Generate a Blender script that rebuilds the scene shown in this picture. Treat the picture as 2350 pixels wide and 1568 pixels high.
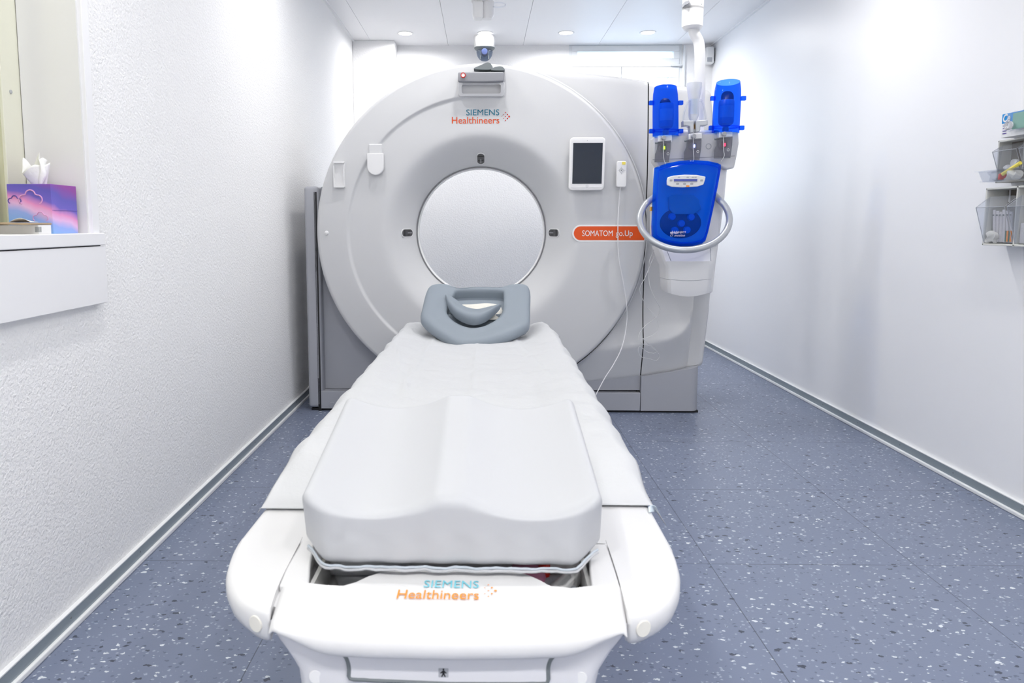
import bpy, math, random
from mathutils import Vector, Matrix
random.seed(7)
PI = math.pi
for o in list(bpy.data.objects): bpy.data.objects.remove(o)
SC = bpy.context.scene
COL = SC.collection

# ------------------------------------------------------------------ camera
F, PX, PY, VX, VY, HC = 1650.0, 1085.0, 690.0, 1107.0, 518.0, 1.02
PITCH = math.atan((PY-VY)/F)
YAW = math.atan((VX-PX)*math.cos(PITCH)/F)
cam = bpy.data.cameras.new('camera'); camo = bpy.data.objects.new('camera', cam); COL.objects.link(camo)
camo.location = (0, 0, HC); camo.rotation_euler = (PI/2-PITCH, 0, YAW)
cam.sensor_width = 36; cam.lens = F/2350*36; cam.shift_x = (1175-PX)/2350; cam.shift_y = (PY-784)/2350
cam.clip_start = .05
cam.dof.use_dof = True; cam.dof.focus_distance = 3.9; cam.dof.aperture_fstop = 11
SC.camera = camo
SC.view_settings.view_transform = 'Standard'; SC.view_settings.look = 'None'
SC.view_settings.exposure = -0.42; SC.view_settings.gamma = 1; SC.view_settings.use_curve_mapping = False

# ------------------------------------------------------------------ sky
w = bpy.data.worlds.new('world'); SC.world = w; w.use_nodes = True
nt = w.node_tree; bg = nt.nodes['Background']
sky = nt.nodes.new('ShaderNodeTexSky'); sky.sky_type = 'NISHITA'; sky.sun_disc = False
sky.sun_elevation = math.radians(40); sky.sun_rotation = math.radians(150); sky.air_density = 1.0
mixw = nt.nodes.new('ShaderNodeMix'); mixw.data_type = 'RGBA'; mixw.inputs[0].default_value = .97
nt.links.new(sky.outputs[0], mixw.inputs[6]); mixw.inputs[7].default_value = (.62, .78, 1, 1)
nt.links.new(mixw.outputs[2], bg.inputs[0]); bg.inputs[1].default_value = 5.0

# room sizes
XL, XR, YB, YF, ZC = -1.05, 1.90, 6.14, -1.6, 2.505

# ------------------------------------------------------------------ ceiling lamps (the recessed downlights)
LAMP_W = 17
def lamp(name, loc, power=LAMP_W, size=.13, color=(1, .985, .965), spread=170):
    l = bpy.data.lights.new(name, 'AREA'); l.shape = 'DISK'; l.size = size; l.energy = power; l.color = color
    l.spread = math.radians(spread)
    o = bpy.data.objects.new(name, l); COL.objects.link(o); o.location = loc
    return o

# ------------------------------------------------------------------ frames and measuring
ROT = -0.0127                                  # the scanner stands a hair askew in the room
OX = -0.01 - .0127*3.96
def fS(u, v, z=0):
    c, s = math.cos(ROT), math.sin(ROT)
    return Vector((OX + c*u - s*v, s*u + c*v, z))
def fW(u, v, z=0): return Vector((u, v, z))
R3 = camo.rotation_euler.to_matrix()
def ray(x, y):
    return R3 @ Vector(((x-PX)/F, (PY-y)/F, -1))
def meas(x, y, v=None, z=None, u=None, fr='S'):
    """size/position of a feature, given the plane it lies in (local u, v, z)"""
    d = ray(x, y); o = Vector((0, 0, HC))
    if fr == 'S':
        c, s = math.cos(-ROT), math.sin(-ROT)
        o = o - Vector((OX, 0, 0)); o = Vector((c*o.x - s*o.y, s*o.x + c*o.y, o.z))
        d = Vector((c*d.x - s*d.y, s*d.x + c*d.y, d.z))
    if v is not None: t = (v-o.y)/d.y
    elif z is not None: t = (z-o.z)/d.z
    else: t = (u-o.x)/d.x
    return o + d*t
def uz(x, y, v, fr='S'):
    p = meas(x, y, v=v, fr=fr); return (p.x, p.z)
def uv(x, y, z, fr='S'):
    p = meas(x, y, z=z, fr=fr); return (p.x, p.y)

# ------------------------------------------------------------------ materials
MATS = {}
def mat(name, col, rough=.5, metal=0, spec=.5, bump=None, trans=0, ior=1.45, alpha=1, emit=None, est=1, coat=0, noise=None, sheen=0):
    m = bpy.data.materials.new(name); m.use_nodes = True; MATS[name] = m
    t = m.node_tree; b = t.nodes['Principled BSDF']
    b.inputs['Base Color'].default_value = (*col, 1); b.inputs['Roughness'].default_value = rough
    b.inputs['Metallic'].default_value = metal; b.inputs['Specular IOR Level'].default_value = spec
    b.inputs['Transmission Weight'].default_value = trans; b.inputs['IOR'].default_value = ior
    b.inputs['Alpha'].default_value = alpha; b.inputs['Coat Weight'].default_value = coat
    if emit: b.inputs['Emission Color'].default_value = (*emit, 1); b.inputs['Emission Strength'].default_value = est
    if bump:                                   # (scale, strength, distance, detail)
        geo = t.nodes.new('ShaderNodeNewGeometry'); n = t.nodes.new('ShaderNodeTexNoise')
        n.inputs['Scale'].default_value = bump[0]; n.inputs['Detail'].default_value = bump[3]
        n.inputs['Roughness'].default_value = .6
        bp = t.nodes.new('ShaderNodeBump'); bp.inputs['Strength'].default_value = bump[1]; bp.inputs['Distance'].default_value = bump[2]
        t.links.new(geo.outputs['Position'], n.inputs['Vector']); t.links.new(n.outputs[0], bp.inputs['Height'])
        t.links.new(bp.outputs[0], b.inputs['Normal'])
    if noise:                                  # (scale, second colour)
        geo = t.nodes.new('ShaderNodeNewGeometry'); n = t.nodes.new('ShaderNodeTexNoise'); n.inputs['Scale'].default_value = noise[0]
        mx = t.nodes.new('ShaderNodeMix'); mx.data_type = 'RGBA'
        mx.inputs[6].default_value = (*col, 1); mx.inputs[7].default_value = (*noise[1], 1)
        t.links.new(geo.outputs['Position'], n.inputs['Vector']); t.links.new(n.outputs[0], mx.inputs[0]); t.links.new(mx.outputs[2], b.inputs['Base Color'])
    return m
def tinted(name, col, mix=.5, rough=.12, thru=None):
    """clear coloured plastic: part see-through, part glossy tinted body"""
    m = mat(name, col, rough); t = m.node_tree; b = t.nodes['Principled BSDF']; out = t.nodes['Material Output']
    tr = t.nodes.new('ShaderNodeBsdfTransparent'); tr.inputs[0].default_value = (*(thru or col), 1)
    mx = t.nodes.new('ShaderNodeMixShader'); mx.inputs[0].default_value = mix
    t.links.new(tr.outputs[0], mx.inputs[1]); t.links.new(b.outputs[0], mx.inputs[2]); t.links.new(mx.outputs[0], out.inputs[0])
    return m
W_ = (.80, .80, .81)
M_stucco = mat('stucco', (.93, .93, .935), .85, bump=(115, .42, .011, 3))
M_satin = mat('satin_wall', (.92, .925, .95), .38, bump=(6, .04, .01, 2), spec=.4)
M_plain = mat('plain_wall', (.90, .90, .91), .8, bump=(95, .3, .01, 2))
M_gantry = mat('gantry_white', (.625, .63, .645), .42, bump=(900, .04, .001, 1))
M_gantry2 = mat('gantry_white_side', (.64, .64, .65), .42)
M_grey = mat('gantry_grey', (.40, .41, .45), .45, bump=(900, .05, .001, 1))
M_dark = mat('black_gap', (.012, .012, .014), .6)
M_ring = mat('ring_grey', (.30, .30, .32), .35)
M_white = mat('white_plastic', (.86, .86, .86), .35)
M_white2 = mat('bright_plastic', (.80, .80, .81), .3)
M_glossw = mat('table_white', (.70, .70, .71), .28)
M_tableg = mat('table_side', (.74, .74, .77), .4)
M_tray = mat('tray_grey', (.52, .52, .51), .5)
M_bolster = mat('bolster_vinyl', (.49, .50, .525), .45, bump=(700, .05, .001, 2))
M_pipe = mat('bolster_piping', (.48, .53, .59), .5)
M_head = mat('headrest_foam', (.245, .285, .33), .55, bump=(900, .05, .001, 2))
M_ivory = mat('ivory_cloth', (.78, .76, .70), .8)
M_paper = mat('paper', (.59, .60, .62), .75, bump=(38, .45, .006, 6))
M_teal = mat('teal_ink', (0, .17, .27), .5)
M_orange = mat('orange_ink', (.72, .08, .01), .5)
M_lteal = mat('pale_teal_ink', (.18, .58, .70), .5)
M_lorange = mat('light_orange_ink', (.95, .30, .03), .5)
M_red = mat('red_ink', (.62, .02, .01), .5)
M_label = mat('label_orange', (.76, .085, .004), .4)
M_lens = mat('laser_window', (.07, .07, .075), .12)
M_screen = mat('tablet_screen', (.012, .02, .035), .12)
M_silver = mat('silver', (.50, .52, .55), .32, metal=.55)
M_icom = mat('intercom_bar', (.27, .275, .30), .4)
M_gbar = mat('intercom_grey', (.42, .43, .46), .4)
M_gdark = mat('dark_grey_rubber', (.17, .19, .20), .6)
M_alu = mat('baseboard_grey', (.33, .38, .41), .35, metal=.3)
M_cove = mat('baseboard_white', (.85, .86, .87), .35)
M_blue = tinted('blue_clear', (.0, .08, .85), .22, .06, (.10, .36, 1))
M_bluedoor = tinted('blue_door', (.0, .10, .90), .24, .05, (.10, .46, 1))
M_clear = tinted('clear_plastic', (.80, .82, .86), .10, .08, (.95, .96, .98))
M_smoke = tinted('smoky_clear', (.30, .30, .34), .32, .2, (.66, .66, .70))
M_glass = tinted('window_glass', (.9, .95, 1), .06, .02, (.97, .99, 1))
M_lead = tinted('lead_glass', (.70, .70, .56), .35, .05, (.93, .93, .80))
M_dome = tinted('dome_clear', (.20, .24, .32), .45, .04, (.5, .58, .7))
M_cable = mat('cable_white', (.80, .80, .82), .4)
M_tube = tinted('infusion_clear', (.75, .75, .77), .7, .2, (.95, .95, .95))
M_beige = mat('lead_frame', (.76, .76, .64), .5)
M_jamb = mat('jamb_grey', (.78, .78, .78), .5)
M_panelw = mat('panel_white', (.88, .88, .90), .4)
M_ceil = mat('ceiling_panel', (.90, .90, .915), .45)
M_frame = mat('window_white', (.80, .83, .86), .4)
M_card = mat('cardboard_brown', (.40, .30, .20), .8)
M_tissue = mat('tissue', (.88, .88, .88), .8, bump=(60, .3, .005, 3))
M_bin = mat('bin_frame', (.70, .70, .66), .5)
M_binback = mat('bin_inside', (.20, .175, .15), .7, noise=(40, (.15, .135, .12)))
M_green = mat('green', (.03, .16, .11), .5)
M_mint = mat('mint_card', (.22, .45, .36), .6)
M_yell = mat('yellow', (.85, .72, .12), .5)
M_amber = mat('amber', (.85, .42, .02), .5)
M_pink = mat('pink_wrap', (.62, .22, .36), .4)
M_blu2 = mat('carton_blue', (.0, .26, .66), .5)
M_purple = mat('violet_ink', (.12, .08, .35), .5)
M_deepb = mat('rotor_dark', (.02, .03, .08), .35)
M_lampglow = mat('lamp_glow', (1, 1, 1), .5, emit=(1, .98, .95), est=14)
M_ledg = mat('led_green', (.2, .5, .0), .4, emit=(.45, 1, .05), est=2.5)
M_ledb = mat('led_blue', (.1, .1, .9), .4, emit=(.25, .3, 1), est=6)
M_ledr = mat('led_red', (.8, .0, .05), .4, emit=(1, .05, .12), est=3)
M_lcd = mat('lcd_blue', (.08, .11, .45), .2)

def floor_mat():
    m = bpy.data.materials.new('speckled_vinyl'); m.use_nodes = True; t = m.node_tree; N = t.nodes; L = t.links
    b = N['Principled BSDF']; geo = N.new('ShaderNodeNewGeometry')
    def math_(op, a, c=None, c2=None):
        n = N.new('ShaderNodeMath'); n.operation = op
        for i, x in enumerate((a, c, c2)):
            if x is None: continue
            if isinstance(x, (int, float)): n.inputs[i].default_value = x
            else: L.new(x, n.inputs[i])
        return n.outputs[0]
    def mixc(f, a, c):
        n = N.new('ShaderNodeMix'); n.data_type = 'RGBA'
        L.new(f, n.inputs[0])
        for i, x in ((6, a), (7, c)):
            if isinstance(x, tuple): n.inputs[i].default_value = (*x, 1)
            else: L.new(x, n.inputs[i])
        return n.outputs[2]
    nz = N.new('ShaderNodeTexNoise'); nz.inputs['Scale'].default_value = 1.2; nz.inputs['Detail'].default_value = 3; L.new(geo.outputs['Position'], nz.inputs['Vector'])
    base = mixc(nz.outputs[0], (.165, .195, .285), (.20, .235, .325))
    def chips(scale, thr, dist, stretch, off, feather=.06):
        # distort, stretch, voronoi cells; a random share of the cells carries a chip
        d = N.new('ShaderNodeTexNoise'); d.inputs['Scale'].default_value = scale*1.6; d.inputs['Detail'].default_value = 2
        L.new(geo.outputs['Position'], d.inputs['Vector'])
        sc = N.new('ShaderNodeVectorMath'); sc.operation = 'SCALE'; L.new(d.outputs['Color'], sc.inputs[0]); sc.inputs['Scale'].default_value = 1.1/scale
        ad = N.new('ShaderNodeVectorMath'); ad.operation = 'ADD'; L.new(geo.outputs['Position'], ad.inputs[0]); L.new(sc.outputs[0], ad.inputs[1])
        mp = N.new('ShaderNodeMapping'); L.new(ad.outputs[0], mp.inputs[0]); mp.inputs['Location'].default_value = (off, off*.7, 0)
        mp.inputs['Scale'].default_value = (stretch, 1, 1)
        v = N.new('ShaderNodeTexVoronoi'); v.voronoi_dimensions = '2D'; v.inputs['Scale'].default_value = scale; L.new(mp.outputs[0], v.inputs['Vector'])
        sp = N.new('ShaderNodeSeparateColor'); L.new(v.outputs['Color'], sp.inputs[0])
        pick = math_('GREATER_THAN', sp.outputs[0], thr)
        rad = math_('MULTIPLY', sp.outputs[1], dist)
        near = math_('LESS_THAN', v.outputs['Distance'], rad)
        return math_('MULTIPLY', pick, near)
    c = base
    c = mixc(chips(85, .76, .32, .6, 3.3), c, (.115, .14, .205))
    c = mixc(chips(120, .80, .38, .7, 1.3), c, (.34, .38, .48))
    c = mixc(chips(62, .88, .33, .55, 7.1), c, (.05, .06, .09))
    c = mixc(chips(85, .86, .32, .6, 9.7), c, (.62, .66, .70))
    c = mixc(chips(46, .93, .22, .6, 5.2), c, (.70, .74, .78))
    sx = N.new('ShaderNodeSeparateXYZ'); L.new(geo.outputs['Position'], sx.inputs[0])
    def seam(out, off, per=.617):
        a = math_('SUBTRACT', out, off-50*per); a = math_('DIVIDE', a, per); a = math_('FRACT', a)
        return math_('LESS_THAN', a, .0045)
    s1 = seam(sx.outputs[0], .689); s2 = seam(sx.outputs[1], 2.092, .622)
    s = math_('MAXIMUM', s1, s2)
    s = math_('MULTIPLY', s, .65)
    c = mixc(s, c, (.03, .035, .05))
    L.new(c, b.inputs['Base Color']); b.inputs['Roughness'].default_value = .33; b.inputs['Specular IOR Level'].default_value = .45
    bp = N.new('ShaderNodeBump'); bp.inputs['Strength'].default_value = .06; bp.inputs['Distance'].default_value = .004
    n2 = N.new('ShaderNodeTexNoise'); n2.inputs['Scale'].default_value = 140; L.new(geo.outputs['Position'], n2.inputs['Vector']); L.new(n2.outputs[0], bp.inputs['Height']); L.new(bp.outputs[0], b.inputs['Normal'])
    return m
M_floor = floor_mat()
def print_mat():                                # printed tissue carton: violet to pink to sky blue bands
    m = bpy.data.materials.new('tissue_print'); m.use_nodes = True; t = m.node_tree; N = t.nodes; L = t.links; b = N['Principled BSDF']
    tc = N.new('ShaderNodeTexCoord'); mp = N.new('ShaderNodeMapping'); L.new(tc.outputs['Object'], mp.inputs[0])
    sp = N.new('ShaderNodeSeparateXYZ'); L.new(mp.outputs[0], sp.inputs[0])
    n = N.new('ShaderNodeTexNoise'); n.inputs['Scale'].default_value = 14; L.new(tc.outputs['Object'], n.inputs['Vector'])
    a = N.new('ShaderNodeMath'); a.operation = 'MULTIPLY_ADD'; L.new(sp.outputs[0], a.inputs[0]); a.inputs[1].default_value = .30; L.new(sp.outputs[2], a.inputs[2])
    a1 = N.new('ShaderNodeMath'); a1.operation = 'MULTIPLY_ADD'; L.new(sp.outputs[1], a1.inputs[0]); a1.inputs[1].default_value = .25; L.new(a.outputs[0], a1.inputs[2])
    a2 = N.new('ShaderNodeMath'); a2.operation = 'MULTIPLY_ADD'; L.new(n.outputs[0], a2.inputs[0]); a2.inputs[1].default_value = .035; L.new(a1.outputs[0], a2.inputs[2])
    a3 = N.new('ShaderNodeMath'); a3.operation = 'DIVIDE'; L.new(a2.outputs[0], a3.inputs[0]); a3.inputs[1].default_value = .150
    cr = N.new('ShaderNodeValToRGB'); L.new(a3.outputs[0], cr.inputs[0]); e = cr.color_ramp.elements
    e[0].position = .05; e[0].color = (.22, .50, .88, 1); e[1].position = 1.0; e[1].color = (.30, .06, .36, 1)
    for p, c in ((.32, (.30, .42, .85)), (.43, (.80, .50, .80)), (.52, (.78, .30, .60)), (.64, (.16, .12, .55)), (.80, (.12, .10, .48))):
        q = e.new(p); q.color = (*c, 1)
    L.new(cr.outputs[0], b.inputs['Base Color']); b.inputs['Roughness'].default_value = .4
    return m
M_print = print_mat()

# ------------------------------------------------------------------ mesh builder
class MB:
    def __init__(s): s.v = []; s.f = []
    def add(s, vs, fs):
        n = len(s.v); s.v += [tuple(p) for p in vs]; s.f += [tuple(i+n for i in f) for f in fs]; return s
    def box(s, c, d):
        x, y, z = c; a, b, e = d[0]/2, d[1]/2, d[2]/2
        vs = [(x+i*a, y+j*b, z+k*e) for k in (-1, 1) for j in (-1, 1) for i in (-1, 1)]
        return s.add(vs, [(0, 2, 3, 1), (4, 5, 7, 6), (0, 1, 5, 4), (2, 6, 7, 3), (0, 4, 6, 2), (1, 3, 7, 5)])
    def grid(s, fn, A, B, close=False):
        n = len(B); vs = [fn(a, b) for a in A for b in B]; fs = []
        for i in range(len(A)-1):
            for j in range(n if close else n-1):
                k = (j+1) % n; fs.append((i*n+j, i*n+k, (i+1)*n+k, (i+1)*n+j))
        return s.add(vs, fs)
    def lathe(s, prof, c, axis='z', n=48, cap=False, a0=0, a1=2*PI, sx=1, sy=1):
        full = abs(a1-a0) > 6.28
        m = n if full else n+1; vs = []; fs = []
        for r, h in prof:
            for j in range(m):
                a = a0+(a1-a0)*j/n; p, q = r*math.cos(a)*sx, r*math.sin(a)*sy
                vs.append({'z': (c[0]+p, c[1]+q, c[2]+h), 'y': (c[0]+p, c[1]+h, c[2]+q), 'x': (c[0]+h, c[1]+p, c[2]+q)}[axis])
        for i in range(len(prof)-1):
            for j in range(n):
                k = (j+1) % m; fs.append((i*m+j, i*m+k, (i+1)*m+k, (i+1)*m+j))
        if cap:
            fs.append(tuple(range(m))[::-1]); fs.append(tuple((len(prof)-1)*m+j for j in range(m)))
        return s.add(vs, fs)
    def prism(s, pts, fn, d0, d1):             # fn(p, d) -> xyz ; pts 2-D outline
        n = len(pts); vs = [fn(p, d0) for p in pts]+[fn(p, d1) for p in pts]
        fs = [tuple(range(n))[::-1], tuple(range(n, 2*n))]+[(i, (i+1) % n, n+(i+1) % n, n+i) for i in range(n)]
        return s.add(vs, fs)
    def tube(s, path, r, n=10, smooth=0, cap=True):
        P = [Vector(p) for p in path]
        if smooth: P = catmull(P, smooth)
        rr = r if isinstance(r, (list, tuple)) else None
        up = None; vs = []; m = len(P)
        for i, p in enumerate(P):
            t = (P[min(i+1, m-1)]-P[max(i-1, 0)]).normalized()
            if up is None:
                up = Vector((0, 0, 1)) if abs(t.z) < .9 else Vector((1, 0, 0))
            a = t.cross(up).normalized(); b = a.cross(t).normalized(); up = b
            ra = r if rr is None else rr[0]+(rr[1]-rr[0])*i/(m-1)
            for j in range(n):
                th = 2*PI*j/n; vs.append(p+(a*math.cos(th)+b*math.sin(th))*ra)
        fs = [(i*n+j, i*n+(j+1) % n, (i+1)*n+(j+1) % n, (i+1)*n+j) for i in range(m-1) for j in range(n)]
        if cap: fs += [tuple(range(n))[::-1], tuple((m-1)*n+j for j in range(n))]
        return s.add(vs, fs)
    def rbox(s, c, size, r, n=(8, 8, 8), warp=None, k=4):
        """rounded box with a fine skin that can be bent by warp(u,v,z)"""
        H = [x/2 for x in size]; r = min(r, min(H)*.999); key = {}; vs = []; fs = []
        ax = []
        for i in range(3):
            e = [r*(1-math.cos(PI/2*j/k)) if False else r*j/k for j in range(k)]
            inner = [-H[i]+r+(2*(H[i]-r))*j/n[i] for j in range(n[i]+1)]
            ax.append([-H[i]+x for x in e]+inner+[H[i]-x for x in e[::-1]])
        def V(p):
            q = tuple(round(x, 6) for x in p)
            if q in key: return key[q]
            inn = [max(-(H[i]-r), min(H[i]-r, p[i])) for i in range(3)]
            d = Vector([p[i]-inn[i] for i in range(3)])
            if d.length > 1e-9: d = d.normalized()*r
            o = Vector(inn)+d+Vector(c)
            if warp: o = Vector(warp(o.x, o.y, o.z))
            key[q] = len(vs); vs.append(o); return key[q]
        for i in range(3):
            a, b = (i+1) % 3, (i+2) % 3
            for sgn in (-1, 1):
                for x0, x1 in zip(ax[a], ax[a][1:]):
                    for y0, y1 in zip(ax[b], ax[b][1:]):
                        q = []
                        for (x, y) in ((x0, y0), (x1, y0), (x1, y1), (x0, y1)):
                            p = [0, 0, 0]; p[i] = sgn*H[i]; p[a] = x; p[b] = y; q.append(V(p))
                        if len(set(q)) == 4: fs.append(tuple(q if sgn > 0 else q[::-1]))
        return s.add(vs, fs)
def catmull(P, k):
    out = []
    for i in range(len(P)-1):
        a, b, c, d = P[max(i-1, 0)], P[i], P[i+1], P[min(i+2, len(P)-1)]
        for j in range(k):
            t = j/k; out.append(.5*((2*b)+(c-a)*t+(2*a-5*b+4*c-d)*t*t+(3*b-a-3*c+d)*t**3))
    return out+[P[-1]]
def smooth_poly(pts, k=6):                     # closed Catmull-Rom outline
    P = [Vector((p[0], p[1], 0)) for p in pts]; n = len(P); out = []
    for i in range(n):
        a, b, c, d = P[i-1], P[i], P[(i+1) % n], P[(i+2) % n]
        for j in range(k):
            t = j/k; q = .5*((2*b)+(c-a)*t+(2*a-5*b+4*c-d)*t*t+(3*b-a-3*c+d)*t**3); out.append((q.x, q.y))
    return out
def rrect(cx, cy, w, h, r, n=6):
    r = min(r, w/2-1e-5, h/2-1e-5); out = []
    for (sx, sy, a) in ((1, 1, 0), (-1, 1, PI/2), (-1, -1, PI), (1, -1, 1.5*PI)):
        for j in range(n+1):
            t = a+PI/2*j/n; out.append((cx+sx*(w/2-r)+r*math.cos(t), cy+sy*(h/2-r)+r*math.sin(t)))
    return out
def circ(cx, cy, r, n=32, ry=None): return [(cx+r*math.cos(2*PI*i/n), cy+(ry or r)*math.sin(2*PI*i/n)) for i in range(n)]
def lerp(a, b, t): return a+(b-a)*t
def sstep(a, b, x):
    t = max(0, min(1, (x-a)/(b-a))); return t*t*(3-2*t)
def interp(pts, x):
    if x <= pts[0][0]: return pts[0][1]
    for (a, b), (c, d) in zip(pts, pts[1:]):
        if x <= c: return lerp(b, d, (x-a)/(c-a))
    return pts[-1][1]
UZ = lambda p, d: (p[0], d, p[1])              # outline in u,z ; extruded in v
UVZ = lambda p, d: (p[0], p[1], d)             # outline in u,v ; extruded in z
VZ = lambda p, d: (d, p[0], p[1])              # outline in v,z ; extruded in u

def mesh_obj(name, mb, m, bevel=0, seg=3, solid=0, ang=35, sub=0):
    me = bpy.data.meshes.new(name); me.from_pydata(mb.v, [], mb.f); me.update()
    import bmesh
    bm = bmesh.new(); bm.from_mesh(me); bmesh.ops.recalc_face_normals(bm, faces=bm.faces); bm.to_mesh(me); bm.free()
    for p in me.polygons: p.use_smooth = True
    me.set_sharp_from_angle(angle=math.radians(ang))
    if not isinstance(m, (list, tuple)): m = [m]
    for x in m: me.materials.append(x)
    o = bpy.data.objects.new(name, me); COL.objects.link(o)
    if solid:
        q = o.modifiers.new('solid', 'SOLIDIFY'); q.thickness = solid; q.offset = 0
    if bevel:
        q = o.modifiers.new('bevel', 'BEVEL'); q.width = bevel; q.segments = seg; q.limit_method = 'ANGLE'; q.angle_limit = math.radians(40)
        q.harden_normals = False
    if sub:
        q = o.modifiers.new('sub', 'SUBSURF'); q.levels = sub; q.render_levels = sub
    return o
class Thing:
    def __init__(s, name, label, cat, base, fr='S', group=None):
        s.base = Vector(base); s.fr = fr
        s.o = bpy.data.objects.new(name, None); COL.objects.link(s.o); s.o.empty_display_size = .1
        place(s.o, base, fr); s.o['label'] = label; s.o['category'] = cat
        if group: s.o['group'] = group
    def part(s, name, mb, m, parent=None, label=None, **k):
        mb.v = [tuple(Vector(p)-s.base) for p in mb.v]
        o = mesh_obj(name, mb, m, **k); o.parent = parent or s.o
        if label: o['label'] = label
        return o
def place(o, base, fr):
    o.location = (fS if fr == 'S' else fW)(*base); o.rotation_euler = (0, 0, ROT if fr == 'S' else 0)
def solo(name, label, cat, mb, m, base, fr='W', group=None, kind=None, **k):
    b = Vector(base); mb.v = [tuple(Vector(p)-b) for p in mb.v]
    o = mesh_obj(name, mb, m, **k); place(o, base, fr)
    if label: o['label'] = label; o['category'] = cat
    if group: o['group'] = group
    if kind: o['kind'] = kind
    return o
def struct(name, mb, m, **k):
    return solo(name, None, None, mb, m, (0, 0, 0), 'W', kind='structure', **k)
def text_mb(body, x0, x1, y0, y1, fn, depth=.0006, bold=0.0, shear=0):
    """lettering fitted to the rectangle x0..x1, y0..y1, mapped by fn(p, d)"""
    c = bpy.data.curves.new('t', 'FONT'); c.body = body; c.size = 1; c.offset = bold; c.shear = shear; c.resolution_u = 3
    o = bpy.data.objects.new('t', c); COL.objects.link(o)
    dg = bpy.context.evaluated_depsgraph_get(); me = bpy.data.meshes.new_from_object(o.evaluated_get(dg))
    vs = [v.co.copy() for v in me.vertices]; fs = [tuple(p.vertices) for p in me.polygons]
    bpy.data.objects.remove(o); bpy.data.curves.remove(c); bpy.data.meshes.remove(me)
    ax, bx = min(v.x for v in vs), max(v.x for v in vs); ay, by = min(v.y for v in vs), max(v.y for v in vs)
    mb = MB(); pts = [(lerp(x0, x1, (v.x-ax)/(bx-ax)), lerp(y0, y1, (v.y-ay)/(by-ay))) for v in vs]
    mb.add([fn(p, 0) for p in pts], fs)
    mb.add([fn(p, depth) for p in pts], fs)
    return mb

# ================================================================== ROOM
b = MB().box(((XL+XR)/2, (YB+YF)/2, -.05), (XR-XL+.6, YB-YF+.6, .1)); struct('floor', b, M_floor)
b = MB().box((XR+.075, (YB+YF)/2, ZC/2), (.15, YB-YF+.3, ZC)); struct('wall_right', b, M_satin)
b = MB().box(((XL+XR)/2, YF-.075, ZC/2), (XR-XL+.3, .15, ZC)); struct('wall_front', b, M_plain)
# left wall with the opening of the control-room window (v from .45 to 1.92)
WV0, WV1, WZ0 = .30, 1.915, .968
b = MB()
b.box((XL-.10, (WV1+YB)/2, ZC/2), (.20, YB-WV1, ZC)); b.box((XL-.10, (WV0+YF)/2, ZC/2), (.20, WV0-YF, ZC))
b.box((XL-.10, (WV0+WV1)/2, WZ0/2), (.20, WV1-WV0, WZ0)); b.box((XL-.10, (WV0+WV1)/2, (2.2+ZC)/2), (.20, WV1-WV0, ZC-2.2))
struct('wall_left', b, M_stucco)
# back wall with the window opening at the right
wz = lambda x, y: meas(x, y, v=YB, fr='W')
BX0, BX1, BZ0 = wz(1306, 120).x, wz(1566, 120).x, 1.05
ZTR, ZPB, ZSB = wz(1400, 151).z, wz(1400, 134).z, wz(1400, 178).z
b = MB()
b.box(((XL+BX0)/2, YB+.1, ZC/2), (BX0-XL, .2, ZC)); b.box(((BX1+XR)/2, YB+.1, ZC/2), (XR-BX1, .2, ZC)); b.box(((BX0+BX1)/2, YB+.1, BZ0/2), (BX1-BX0, .2, BZ0))
struct('wall_back', b, M_plain)
b = MB().box((XL+.17, 6.055, ZC/2), (.34, .18, ZC)); struct('trim_1', b, M_plain, bevel=.006)
# ceiling slab of lacquered metal panels with open joints
b = MB().box(((XL+XR)/2, (YB+YF)/2, ZC+.10), (XR-XL+.6, YB-YF+.6, .1)); struct('ceiling', b, M_dark)
xs = [XL+.012]+[-.905+.62*i for i in range(5)]+[XR-.012]; ys = [5.41-.62*i for i in range(12)]; ys = [YB]+ys; ys = [y for y in ys if y > YF]+[YF]
b = MB()
for x0, x1 in zip(xs, xs[1:]):
    for y1, y0 in zip(ys, ys[1:]):
        g = .0011
        if x1-x0 < .05: continue
        b.box(((x0+x1)/2, (y0+y1)/2, ZC+.012), (x1-x0-2*g, y1-y0-g*.6, .024))
c2 = struct('ceiling_panels', b, M_ceil); c2.name = 'trim_2'
b = MB(); b.box((XL+.006, (YB+YF)/2, ZC-.004+.01), (.024, YB-YF, .03)); b.box((XR-.006, (YB+YF)/2, ZC+.006), (.024, YB-YF, .03)); struct('trim_3', b, M_ceil)

# skirting ducts
def skirting(name, x, side, screws=True):
    r = bpy.data.objects.new(name, None); COL.objects.link(r); r['kind'] = 'structure'
    L = YB-YF; mid = (YB+YF)/2; o = mesh_obj('duct', MB().box((x+side*.006, mid, .032), (.012, L, .034)), M_alu, bevel=.002); o.parent = r
    o = mesh_obj('cove', MB().box((x+side*.010, mid, .008), (.020, L, .016)), M_cove, bevel=.004); o.parent = r
    o = mesh_obj('cap_strip', MB().box((x+side*.0065, mid, .0505), (.013, L, .003)), M_cove); o.parent = r
    for i in range(14):
        y = .6+i*.37
        o = mesh_obj('screw', MB().lathe([(0, -.0005), (.0028, -.0005), (.0028, .0008), (0, .001)], (x+side*.012, y, .034), 'x', 10), M_gdark); o.parent = r
skirting('baseboard_left', XL, 1); skirting('baseboard_right', XR, -1)
b = MB().box(((XL+XR)/2, YB-.006, .025), (XR-XL, .012, .05)); struct('baseboard_back', b, M_alu)

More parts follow.
